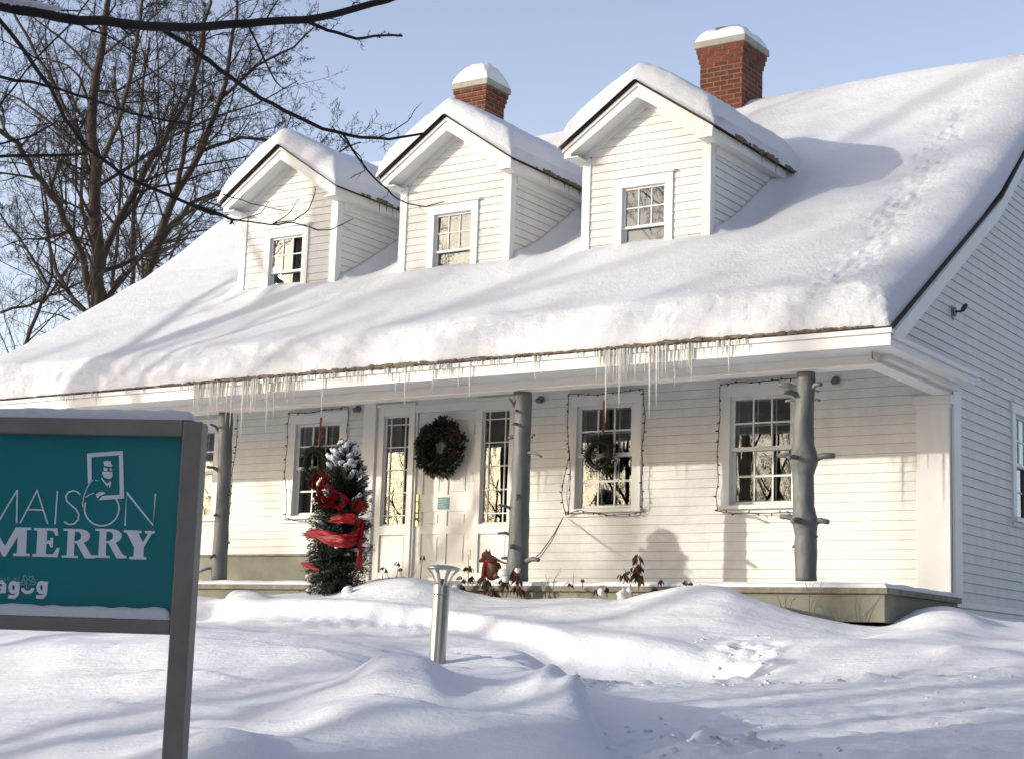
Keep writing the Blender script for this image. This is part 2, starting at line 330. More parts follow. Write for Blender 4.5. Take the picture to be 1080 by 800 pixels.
for j in np.where(vy)[0]:
    for i in np.where(vx)[0]:
        x, y = GX[i], GY[j]; px = PX[j, i]
        n = .045*noise.noise((x*.55+3, y*1.1, 1.3))+.022*noise.noise((x*1.6, y*2.6, 4.1))
        n += .012*(1-abs(noise.noise((x*1.1+y*.6, y*3.2-x*.8, 8.0))))*1.2
        n += .005*noise.noise((x*7, y*7, 2.2))
        drive = 0
        if px > 600 and y < -5.2:      # ploughed drive: chunks and tyre marks
            drive = min(1, (px-600)/60)*min(1, (-5.2-y)/.4)
            c = max(0, noise.noise((x*.9, y*.9, 5))+.12)
            n = n*(1-.5*drive)+drive*(.03*c*max(0, noise.noise((x*5, y*5, 3)))+.05*c*max(0, noise.noise((x*12, y*12, 6)))+.012*noise.noise((x*6, y*11, 1))+.008*noise.noise((x*15, y*19, 1)))
            tr = y-.62*x+.05*noise.noise((x*.7, y*.7, 7)); fade = min(1, max(0, (px-680)/90))
            for q0, qa, qw in TRACKS: n -= drive*fade*qa*math.exp(-((tr-q0)/qw)**2)*(1+.5*noise.noise((x*9, y*9, 3)))
            n += drive*fade*.010*noise.noise((tr*9, (x+y)*.6, 2))
        # lumpy ploughed edge at the foot of the bank
        e = math.exp(-((y+5.75)/.28)**2)*min(1, max(0, (px-560)/60))
        n += e*.07*max(0, noise.noise((x*5.5, y*5.5, 9))+.1)*abs(noise.noise((x*1.3, y, 2)))*3+e*.022*noise.noise((x*15, y*15, 4))
        # chunk heap in the foreground of the drive
        h = math.exp(-((px-735)/75)**2-((y+9.3)/.55)**2)
        n += h*(.05+.07*noise.noise((x*4, y*4, 1))+.05*noise.noise((x*9, y*9, 5))+.05*noise.noise((x*16, y*16, 3)))
        h = math.exp(-((px-790)/35)**2-((y+4.75)/.35)**2)       # crumbled bank nose
        n += h*(.10*noise.noise((x*6, y*6, 1))+.05*noise.noise((x*14, y*14, 1)))
        h = math.exp(-((px-385)/90)**2-((y+4.45)/.22)**2)       # scalloped lip of the bank
        n += h*(.016*max(-.2, math.sin(px*.33+4*noise.noise((x*2, y, 3))))+.03*noise.noise((x*4, y*4, 6)))
        h = math.exp(-((px-592)/20)**2-((y+8.85)/.6)**2)        # folds at the end of the heap
        n += h*.045*math.sin(x*19+y*9)
        sg = lambda v: 1/(1+math.exp(-max(-30, min(30, v))))
        if 200 < px < 860 and -6.5 < y < -2.5:
            yc = (-4.15 if px < 440 else -4.15-.9*min(1, (px-440)/160))+.16*noise.noise((x*.9, 2, 5))+.05*noise.noise((x*3.5, 2, 5)); q = math.exp(-((y-yc)/.55)**2)*sg((px-232)/6)*sg((800-px)/12)
            n += q*.15*(sg((y-yc)/.045)-.5)
        if 190 < px < 280 and -4.0 < y < -2.3:
            n += .17*(sg((px-231)/2.2)-.5)*math.exp(-((px-231)/24)**2)*sg((y+3.85)/.1)*sg((-2.4-y)/.1)
        if 540 < px < 700 and -10.2 < y < -7.4:
            pc = 614+10*noise.noise((y*2.2, 1, 1))+14*(-(y+8.4)); n += .17*(sg((pc-px)/4)-.5)*math.exp(-((px-pc)/42)**2)*sg((y+9.9)/.12)*sg((-7.8-y)/.12)
        if px > 120 and y < -6.5:       # wind-carved ledges in the foreground
            ln = y+.28*math.sin(x*.8+1)+.25*noise.noise((x*.6, y*.4, 11)); fr1 = (ln*1.35) % 1.0
            n += .030*(fr1**3-.25)*(.4+.8*max(0, noise.noise((x*.5, y*.6, 21))+.3))*(1-.7*drive)
        for (bpx, by_, rx_, ry_, bh) in BUMPS:
            if abs(y-by_) < 3*ry_:
                n += bh*math.exp(-((px-bpx)/rx_)**4-((y-by_)/ry_)**2)
        ZZ[j, i] += n
ground = tag(grid_mesh('snow_ground', XX, YY, ZZ, 'snow'), kind='structure')
def gz(x, y):
    i = min(max(np.searchsorted(GX, x)-1, 0), len(GX)-2); j = min(max(np.searchsorted(GY, y)-1, 0), len(GY)-2)
    a = (x-GX[i])/(GX[i+1]-GX[i]); b = (y-GY[j])/(GY[j+1]-GY[j])
    return float((ZZ[j, i]*(1-a)+ZZ[j, i+1]*a)*(1-b)+(ZZ[j+1, i]*(1-a)+ZZ[j+1, i+1]*a)*b)

mb = MB(); rc = random.Random(5)
def clod(px, y, r):
    P = on(px, 720, 1, y); z = gz(P.x, P.y); mb.ball((P.x, P.y, z+r*.02), (r*rc.uniform(.8, 1.5), r*rc.uniform(.7, 1.2), r*rc.uniform(.5, .9)), 8, 6, 1.1, Matrix.Rotation(rc.uniform(0, 3), 3, 'Z'))
for k in range(55): clod(735+rc.gauss(0, 60), -9.2+rc.gauss(0, .4), rc.uniform(.006, .03)*rc.uniform(.5, 1))
for k in range(70): clod(rc.uniform(590, 1080), -5.85+rc.gauss(0, .14), rc.uniform(.004, .022)*rc.uniform(.5, 1))
for k in range(26): clod(620+rc.gauss(0, 26), -6.2+rc.gauss(0, .25), rc.uniform(.006, .02))
for k in range(30): clod(rc.uniform(640, 1080), rc.uniform(-10, -6), rc.uniform(.003, .010))
for k in range(22): clod(785+rc.gauss(0, 26), -4.9+rc.gauss(0, .25), rc.uniform(.006, .022))
tag(mb.build('snow_clods', 'snow', None, smooth=True), 'loose crumbs of snow thrown up along the ploughed drive', 'snow', kind='stuff')
# ------------------------------------------------------------------ house
LEFT = -12.9
RIDGE_Y, KY, KZ, EY, EZ = 4.0, .9, 4.38, -2.4, 2.30
def roofz(y):
    if y > RIDGE_Y: y = 2*RIDGE_Y-y
    return EZ+(KZ-EZ)/(KY-EY)*(y-EY) if y < KY else KZ+.84*(y-KY)
def roofy(z):
    return EY+(z-EZ)/((KZ-EZ)/(KY-EY)) if z < KZ else KY+(z-KZ)/.84
RZ = roofz(RIDGE_Y)
house = thing('house', (0, 0, 0), 'white clapboard house with three dormers, a porch and a deep snow-covered roof', 'house')

def sub_iv(iv, holes):
    for a, b in holes:
        out = []
        for s, e in iv:
            if b <= s or a >= e: out.append((s, e)); continue
            if a > s: out.append((s, a))
            if b < e: out.append((b, e))
        iv = out
    return iv
def clap(mb, fr, z0, z1, span, holes=(), h=.1017, lip=.014, back=None):
    """boards: fr=(origin,u,n) ; span(za,zb)->list of ((u0a,u0b),(u1a,u1b)) or (u0,u1)"""
    o, u, n = fr; z = z0; k = 0
    while z < z1-1e-6:
        zt = min(z+h, z1); zm = (z+zt)/2
        iv = sub_iv(span(zm), [(a, b) for a, b, c, d in holes if c < zm < d])
        for a, b in iv:
            if b-a < .02: continue
            cuts = [a]; x = a+(hash((round(zm, 2), k)) % 100)/100*3+.8
            while x < b-.5 and len(cuts) < 6: cuts.append(x); x += 3.2
            cuts.append(b)
            for s, e in zip(cuts[:-1], cuts[1:]):
                e2 = e-.0015; w = (random.random()-.5)*.002
                p = lambda uu, zz, d: o+u*uu+V((0, 0, zz))+n*d
                mb.quad(p(s, z, lip+w), p(e2, z, lip+w), p(e2, zt-.0026, .003), p(s, zt-.0026, .003))
                mb.quad(p(s, z+.004, -.001), p(e2, z+.004, -.001), p(e2, z, lip+w), p(s, z, lip+w))
            bk = back or mb; bk.quad(o+u*a+V((0, 0, z)), o+u*b+V((0, 0, z)), o+u*b+V((0, 0, zt)), o+u*a+V((0, 0, zt)))
        z = zt; k += 1
FRN = (V((0, 0, 0)), V((1, 0, 0)), V((0, -1, 0)))
WINS = [(-10.75, 'behind the sign'), (-8.535, 'left of the door'), (-4.165, 'right of the door'), (-2.155, 'near right')]
holes = [(xc-.40, xc+.40, .93, 2.20) for xc, _ in WINS]+[(-7.53, -5.42, -.2, 2.30)]
bk = MB(); mb = MB(); clap(mb, FRN, -.28, 2.37, lambda z: [(LEFT, -.34)] if z > .42 else [(-8.30, -.34)], holes, back=bk); bk.build('wall_sheathing', 'sheathing', house)
mb.build('front_wall', 'paint', house)
mb = MB()                                           # taupe foundation board under the left half
mb.box((LEFT, -.035, -.3), (-8.30, 0, .405)); mb.build('base_board', 'taupe', house, bevel=.004)
mb = MB(); mb.box((LEFT, -.06, .405), (-8.30, 0, .43)); mb.build('base_sill', 'deckedge', house)
# gable wall, x=0
def gspan(z):
    if z < 2.08: return [(.23, 7.8)]
    lo = roofy(z+.24) if z > 2.1 else -2.3
    lo = max(-2.2, lo); return [(lo, 8-lo if lo > 0 else 8)]
GR = (V((0, 0, 0)), V((0, 1, 0)), V((1, 0, 0)))
GW = (2.02, 2.98, .86, 2.24)
bk = MB(); mb = MB(); clap(mb, GR, -.09, RZ-.25, gspan, [(GW[0]+.1, GW[1]-.1, GW[2]+.08, GW[3]-.07)], back=bk); bk.build('wall_sheathing', 'sheathing', house); mb.build('gable_wall', 'paint', house)
mb = MB(); mb.box((-.01, .0, -.16), (.035, 7.9, -.09)); mb.box((-.01, .0, -.6), (.012, 7.9, -.16)); mb.build('gable_sill_board', 'trim', house, bevel=.006)
# unseen walls and inner shell
mb = MB(); mb.box((LEFT-.0, 0.02, -.5), (LEFT+.1, 8, 2.4)); mb.box((LEFT, 7.9, -.5), (0, 8, 2.4)); mb.build('outer_wall', 'paint', house)
mb = MB(); mb.prism([(.02, 2.3), (-1.9, 2.3), (KY, KZ-.25), (4, RZ-.2), (8-KY, KZ-.25), (8.0, 3.2), (8.0, 2.3)], (V((LEFT, 0, 0)), V((0, 1, 0)), V((0, 0, 1)), V((1, 0, 0))), 0, .05); mb.build('left_gable_wall', 'paint', house)
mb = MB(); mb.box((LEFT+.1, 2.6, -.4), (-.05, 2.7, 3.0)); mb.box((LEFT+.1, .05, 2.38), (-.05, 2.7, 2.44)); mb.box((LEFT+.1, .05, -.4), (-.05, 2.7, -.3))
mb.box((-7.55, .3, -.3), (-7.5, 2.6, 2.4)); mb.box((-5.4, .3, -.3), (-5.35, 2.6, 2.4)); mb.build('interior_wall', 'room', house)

# trims of the front
mb = MB()
for zc in (0,):
    mb.box((-.36, -.055, -.08), (0.0, 0, 1.93)); mb.box((-.39, -.085, 1.93), (.03, 0, 2.03)); mb.box((-.37, -.07, 1.90), (.012, 0, 1.93))
mb.box((-.36, -.02, 2.03), (0.0, 0, 2.36)); mb.build('corner_pilaster', 'trim', house, bevel=.006)
mb = MB(); mb.box((0.0, 0.0, -.09), (.03, .23, 2.08)); mb.build('corner_board', 'trim', house, bevel=.004)
for a_, b_ in (((-7.76, -.045, -.1), (-7.56, 0, 2.37)), ((-5.40, -.02, -.1), (-5.34, 0, 2.37))):
    mb = MB(); mb.box(a_, b_); mb.build('entry_pilaster', 'trim', house, bevel=.006)
# beam, soffit, fascia, porch ceiling
mb = MB(); mb.box((LEFT, -2.0, 2.045), (0, -1.84, 2.36)); mb.box((LEFT, -2.02, 2.025), (.02, -1.82, 2.045)); mb.box((-.15, -1.84, 2.045), (0, 0.0, 2.36)); mb.box((-.17, -1.82, 2.025), (.02, -.09, 2.045))
mb.build('porch_beam', 'trim', house, bevel=.004)
mb = MB(); mb.box((LEFT, -1.84, 2.36), (0, 0, 2.38)); mb.box((LEFT-.25, -2.38, 2.125), (.25, -2.0, 2.14)); mb.build('porch_ceiling', 'trim', house)
mb = MB(); mb.box((LEFT-.25, -2.42, 2.12), (.27, -2.38, 2.235)); mb.box((LEFT-.27, -2.445, 2.235), (.29, -2.38, 2.285)); mb.box((LEFT-.25, -2.43, 2.12), (.275, -2.40, 2.132))
mb.build('eave_fascia', 'trim', house, bevel=.005)
mb = MB(); mb.box((.0, -2.378, 2.1215), (.252, .02, 2.20)); mb.box((0, -1.99, 2.07), (.10, -.02, 2.125)); mb.box((0, -2.38, 2.20), (.285, .05, 2.245)); mb.box((0.0, -2.38, 2.245), (.25, -2.05, 2.30))
mb.build('cornice_return', 'trim', house, bevel=.006)
# roof slab
def roof_profile(off):
    ys = [EY, KY, RIDGE_Y, 8-KY, 8-EY]; return [(y, roofz(y)+off) for y in ys]
top = roof_profile(0); bot = roof_profile(-.035); bot[0] = (EY-.03, bot[0][1]); top[0] = (EY-.05, EZ-.01)
mb = MB(); mb.prism(top+bot[::-1], (V((LEFT-.28, 0, 0)), V((0, 1, 0)), V((0, 0, 1)), V((1, 0, 0))), 0, -LEFT+.58); mb.build('roof', 'roofedge', house)
# rakes both ends: edge strip, board, soffit
for x0, x1, nm in ((.0, .27, 0), (LEFT-.27, LEFT, 1)):
    a, b, c = roof_profile(-.036), roof_profile(-.075), roof_profile(-.26)
    cut = lambda pr, off: [(roofy(2.246-off), 2.246)]+pr[1:-1]+[(8-roofy(2.246-off), 2.246)]
    c = cut(c, -.26)
    fr = (V((x0, 0, 0)), V((0, 1, 0)), V((0, 0, 1)), V((1, 0, 0)))
    mb = MB(); mb.prism(a[:3]+b[:3][::-1], fr, 0 if nm == 0 else -.01, .285); mb.prism(a[2:]+b[2:][::-1], fr, 0, .285); mb.build('rake_edge', 'bluetrim', house)
    o0, o1 = (.25, .27) if nm == 0 else (0, .02)
    mb = MB(); mb.prism(b[:3]+c[:3][::-1], fr, o0, o1); mb.prism(b[2:]+c[2:][::-1], fr, o0, o1)
    d = cut(roof_profile(-.235), -.235); e = cut(roof_profile(-.255), -.255); mb.prism(d[:3]+e[:3][::-1], fr, .0, .25); mb.prism(d[2:]+e[2:][::-1], fr, 0, .25)
    f_ = cut(roof_profile(-.34), -.34)
    if nm == 0: mb.prism(e[:3]+f_[:3][::-1], fr, 0, .022)
    mb.build('rake_board', 'trim', house)
# dirty ice along the eave
mb = MB(); x = -12.6
while x < .1:
    px, _ = px_of((x, -2.43, 2.3)); 
    wg = .25+.9*math.exp(-((px-430)/130)**2)+1.0*math.exp(-((px-720)/70)**2)+.5*math.exp(-((px-250)/80)**2)+.5*math.exp(-((px-860)/60)**2)
    r = (.007+.022*random.random())*min(1.1, wg)
    mb.ball((x, -2.445, 2.302+.3*r), (r*2.8, r*.7, r*.9), 7, 5, 1.2); x += r*1.6
mb.build('eave_ice', 'dirtyice', house, smooth=True)

# ---- windows
def sash(mb, g, x0, x1, z0, z1, cols, rows_, y, fw=.045, mw=.021, th=.03, zlist=None, xlist=None):
    """frame + muntins in the plane y (g maps local (u,d,z) to world boxes)"""
    g(mb, x0, x1, z0, z0+fw, y, y+th); g(mb, x0, x1, z1-fw*.8, z1, y, y+th); g(mb, x0, x0+fw, z0+fw, z1-fw*.8, y+.001, y+th); g(mb, x1-fw, x1, z0+fw, z1-fw*.8, y+.001, y+th)
    xs = xlist or [x0+fw+(x1-x0-2*fw)*k/cols for k in range(1, cols)]
    zs = zlist or [z0+fw+(z1-z0-1.8*fw)*k/rows_ for k in range(1, rows_)]
    for x in xs: g(mb, x-mw/2, x+mw/2, z0+fw, z1-fw*.8, y+.006, y+th-.004)
    for z in zs: g(mb, x0+fw, x1-fw, z-mw/2, z+mw/2, y+.008, y+th-.006)
def gF(mb, x0, x1, z0, z1, y0, y1): mb.box((x0, y0, z0), (x1, y1, z1))
def gG(mb, y0, y1, z0, z1, d0, d1): mb.box((-d1, y0, z0), (-d0, y1, z1))
def window(parent, g, xc, w, z0, z1, zm, name='window', yf=0.0, split=(2, 2), curtain=True, label=None, cw=.12, sill=True, lower_plain=False):
    h = w/2; mb = MB()
    g(mb, xc-h-cw, xc-h, z0-.03, z1+.02, yf-.03, yf+.12); g(mb, xc+h, xc+h+cw, z0-.03, z1+.02, yf-.03, yf+.12)
    g(mb, xc-h-cw-.01, xc+h+cw+.01, z1+.02, z1+.02+cw, yf-.034, yf+.12); g(mb, xc-h-cw-.025, xc+h+cw+.025, z1+.02+cw, z1+.045+cw, yf-.055, yf+.0)
    if sill: g(mb, xc-h-cw-.03, xc+h+cw+.03, z0-.075, z0-.03, yf-.075, yf+.12); g(mb, xc-h-cw, xc+h+cw, z0-.12, z0-.075, yf-.025, yf+.01)
    f = mb.build(name, 'trim', parent, bevel=.004)
    if label: f['label'] = label
    mb = MB(); sash(mb, g, xc-h, xc+h, zm-.015, z1+.02, 3, split[0], yf+.015)
    sash(mb, g, xc-h, xc+h, z0, z1+.02, 3, 4, yf+.135, fw=.04, mw=.016, th=.02)
    mb.build('upper_sash', 'trim', f, bevel=.002)
    mb = MB()
    if lower_plain: sash(mb, g, xc-h, xc+h, z0-.03, zm+.02, 1, 1, yf+.048)
    else: sash(mb, g, xc-h, xc+h, z0-.03, zm+.02, 3, split[1], yf+.048)
    mb.build('lower_sash', 'trim', f, bevel=.002)
    mb = MB()
    def pane(za, zb, y):
        if g is gF: mb.quad((xc-h+.02, y, za), (xc+h-.02, y, za), (xc+h-.02, y, zb), (xc-h+.02, y, zb))
        else: mb.quad((-y, xc-h+.02, za), (-y, xc+h-.02, za), (-y, xc+h-.02, zb), (-y, xc-h+.02, zb))
    pane(zm, z1, yf+.032); pane(z0-.01, zm, yf+.064); mb.build('pane', 'glass', f)
    if curtain:
        mb = MB(); ph = random.random()*6
        def cur(u0, u1, za, zb, dd):
            n = max(8, int((u1-u0)/.012)); P = []
            for k in range(n+1):
                u = u0+(u1-u0)*k/n; d = yf+dd+.03+.018*math.sin(u*70+ph)+.01*math.sin(u*31)
                P.append((u, d))
            for (ua, da), (ub, db) in zip(P[:-1], P[1:]):
                if g is gF: mb.quad((ua, da, za), (ub, db, za), (ub, db, zb), (ua, da, zb))
                else: mb.quad((-da, ua, za), (-db, ub, za), (-db, ub, zb), (-da, ua, zb))
        cur(xc-h-.02, xc-h+w*.20, z0-.05, z1+.05, .16); cur(xc+h-w*.16, xc+h+.02, z0-.05, z1+.05, .16)
        mb.build('curtain', 'curtain', f, smooth=True)
    return f
for (xc, s), lb in zip(WINS, ('porch window behind the sign', 'porch window behind the snowy fir', 'porch window with the plain wreath', 'porch window by the right-hand trunk post')):
    window(house, gF, xc, .76, .96, 2.13, 1.555, label=lb)
window(house, gG, 2.5, .76, .96, 2.11, 1.55, label='gable end window')
# sidelights and door
for a, b, lab in ((-7.53, -6.95, 'sidelight left of the door'), (-6.0, -5.42, 'sidelight right of the door')):
    o0 = a+.09 if a < -7 else a+.085; o1 = b-.09
    mb = MB()
    gF(mb, a, o0, -.15, 2.3, -.02, .10); gF(mb, o1, b, -.15, 2.3, -.02, .10); gF(mb, o0, o1, 2.18, 2.3, -.02, .10); gF(mb, o0, o1, .66, .78, -.02, .10); gF(mb, o0, o1, -.15, .19, -.02, .10)
    gF(mb, o0, o1, .19, .66, .006, .10); gF(mb, a-.02, b+.02, 2.3, 2.33, -.05, .05)
    gF(mb, o0+.02, o1-.02, .21, .64, -.002, .006)
    s = mb.build('sidelight', 'door', house, bevel=.004); s['label'] = lab
    mb = MB(); xs = [o0+.03+.055, o1-.03-.055]; zs = [.78+.03+.10]+[.78+.13+(2.15-.78-.21)*k/4 for k in range(1, 5)]
    sash(mb, gF, o0, o1, .78, 2.18, 3, 6, .02, fw=.022, mw=.014, zlist=zs, xlist=xs); mb.build('muntins', 'trim', s, bevel=.002)
    mb = MB(); mb.quad((o0, .04, .79), (o1, .04, .79), (o1, .04, 2.17), (o0, .04, 2.17)); mb.build('pane', 'glass', s)
    mb = MB()
    for u0, u1 in (((o0, o0+.16),) if a < -7 else ((o1-.1, o1),)):
        n = 14
        for k in range(n):
            ua, ub = u0+(u1-u0)*k/n, u0+(u1-u0)*(k+1)/n
            mb.quad((ua, .16+.015*math.sin(ua*90), .7), (ub, .16+.015*math.sin(ub*90), .7), (ub, .16+.015*math.sin(ub*90), 2.2), (ua, .16+.015*math.sin(ua*90), 2.2))
    mb.build('curtain', 'curtain', s, smooth=True)
mb = MB(); gF(mb, -6.95, -6.0, 2.20, 2.30, -.015, .1); gF(mb, -6.95, -6.92, -.1, 2.2, .0, .1); gF(mb, -6.03, -6.0, -.1, 2.2, .0, .1); gF(mb, -6.95, -6.0, -.1, .13, -.01, .12)
mb.build('door_frame', 'trim', house, bevel=.003)
mb = MB()
D0, D1 = -6.92, -6.03
pan = [(-6.82, -6.54, 1.16, 2.08), (-6.43, -6.14, 1.16, 2.08), (-6.82, -6.54, .77, .95), (-6.43, -6.14, .77, .95), (-6.82, -6.54, .30, .67), (-6.43, -6.14, .30, .67)]
zs = sorted({.13, 2.2, *[p[2] for p in pan], *[p[3] for p in pan]})
for za, zb in zip(zs[:-1], zs[1:]):
    zm = (za+zb)/2
    for a, b in sub_iv([(D0, D1)], [(p[0], p[1]) for p in pan if p[2] < zm < p[3]]): gF(mb, a, b, za, zb, .03, .06)
for p in pan:
    gF(mb, p[0], p[1], p[2], p[3], .045, .062); gF(mb, p[0]+.035, p[1]-.035, p[2]+.035, p[3]-.035, .036, .046)
door = mb.build('door', 'door', house)
mb = MB(); gF(mb, -6.905, -6.865, .77, 1.17, .018, .03); mb.tube([(-6.885, .01, .93), (-6.885, -.03, .95), (-6.885, -.03, 1.06), (-6.885, .01, 1.08)], .009, 6); mb.ball((-6.885, -.01, .86), .022); mb.build('door_handle', 'brass', door, bevel=.002)
for z in (.35, 1.3, 1.9): mb = MB(); gF(mb, -6.045, -6.025, z, z+.12, .012, .03); mb.build('hinge', 'metal_dark', door)
mb = MB(); gF(mb, -6.575, -6.40, .975, 1.125, .024, .036); pl = mb.build('door_plate', 'tealplate', door)
mb = MB()
for k, (a, b) in enumerate(((-6.555, -6.45), (-6.555, -6.43), (-6.555, -6.47), (-6.555, -6.44))): gF(mb, a, b, 1.095-.03*k, 1.103-.03*k, .0225, .024)
mb.build('plate_lettering', 'paleteal', door)

# ---- deck
mb = MB(); mb.box((LEFT, -2.0, -.105), (.05, 0, -.075)); mb.box((LEFT, -2.06, -.125), (.09, -2.0, -.068)); mb.box((.05, -2.0, -.125), (.09, .02, -.068)); mb.build('deck', 'deckedge', house, bevel=.006)
mb = MB(); mb.box((-7.4, -2.02, -.385), (.05, -1.98, -.125)); mb.box((.01, -1.98, -.385), (.05, 0, -.125)); mb.box((LEFT, -2.02, -.5), (-7.4, -1.98, -.125)); mb.build('deck_skirt', 'taupe', house, bevel=.004)
mb = MB(); mb.box((-2.2, -1.2, -.9), (-.2, -1.1, -.38)); mb.box((-.9, -1.7, -.9), (-.7, -1.5, -.39)); mb.build('deck_footing', 'darkwood', house)

# ---- trunk posts
def post(pts, stubs, label, disc=None):
    """pts: (px,py,width_px) at plane y=-1.85"""
    mb = MB(); P = []; R_ = []
    k = [(on(a, b, 1, -1.85), c) for a, b, c in pts]
    for i in range(len(k)-1):
        for t in np.linspace(0, 1, 13)[:-1]:
            p = k[i][0].lerp(k[i+1][0], t); wd = k[i][1]*(1-t)+k[i+1][1]*t; s = (V(p)-V(CAM)).dot(V(RF)); P.append(p); R_.append(wd/2*s/F_PX)
    P.append(k[-1][0]); R_.append(k[-1][1]/2*(k[-1][0]-V(CAM)).dot(V(RF))/F_PX)
    n0 = len(mb.v); mb.tube(P, R_, 28)
    for i in range(n0, len(mb.v)):
        v = V(mb.v[i]); c = noise.noise(v*4)*.012+noise.noise(V((v.x*22, v.y*22, v.z*3)))*.005+.004*noise.noise(v*18); d = V((v.x-P[0].x, v.y+1.85, 0)).normalized(); mb.v[i] = tuple(v+d*c)
    o = mb.build('porch_post', 'post', house, smooth=True); o['label'] = label
    for st in stubs:
        (x0, y0), (x1, y1), r, dy = st[:4]
        a = on(x0, y0, 1, -1.85); b = on(x1, y1, 1, -1.85-dy); sc = 15.6/F_PX
        m_ = a.lerp(b, .55); m_.z += (.02 if len(st) < 5 else st[4])
        s = MB(); s.tube([a, a.lerp(m_, .5), m_, b], [r*1.7*sc, r*1.15*sc, r*sc, r*.85*sc], 9)
        so_ = s.build('branch_stub', 'post', o, smooth=True)
    return o
post([(850, 391, 20), (848, 440, 21), (847, 470, 23), (848, 484, 31), (847, 500, 23), (848, 535, 22), (849, 549, 29), (850, 565, 23), (850, 612, 23)],
     [((845, 413), (821, 405), 3.6, .12), ((845, 419), (826, 413), 3.0, .2), ((855, 410), (866, 405), 2.8, .05), ((845, 424), (828, 423), 1.7, .05), ((855, 414), (864, 413), 1.5, .0), ((855, 423), (865, 422), 1.5, 0),
      ((845, 484), (820, 480), 3.0, .15), ((845, 485), (832, 482), 2.6, .3), ((854, 485), (880, 480), 3.6, .0),
      ((844, 550), (823, 544), 3.2, .05), ((846, 551), (836, 549), 3.4, .3), ((856, 551), (874, 550), 3.2, .0), ((842, 575), (836, 577), 1.5, 0), ((857, 566), (862, 566), 1.8, 0)],
     'knobbly grey trunk post with paired branch stubs')
post([(552, 413, 19), (550, 480, 19), (548, 540, 21), (547, 575, 22), (545, 612, 24)],
     [((550, 430), (537, 420), 1.7, .15, -.03), ((548, 436), (543, 433), 1.8, .15), ((547, 450), (541, 447), 1.8, .2), ((546, 462), (536, 462), 2.6, .05), ((555, 477), (571, 481), 1.6, .1), ((560, 461), (564, 459), 1.6, 0),
      ((545, 540), (526, 532), 1.8, .2), ((543, 565), (525, 562), 1.8, .15), ((545, 580), (538, 576), 3.0, .2), ((553, 592), (568, 590), 3.0, .1), ((540, 592), (529, 588), 2.0, .1), ((546, 522), (545, 526), 2.4, .2)],
     'slim grey trunk post right of the door')
post([(238, 434, 15), (237, 500, 15), (234, 550, 15), (231, 612, 17)],
     [((232, 455), (222, 447), 1.8, .2), ((233, 497), (218, 492), 2.2, .2), ((232, 598), (208, 603), 2.0, .2), ((230, 545), (226, 543), 2.2, .15), ((235, 520), (243, 522), 1.6, 0), ((234, 570), (242, 572), 1.6, 0), ((228, 586), (222, 588), 2, .2)],
     'grey trunk post beside the sign')
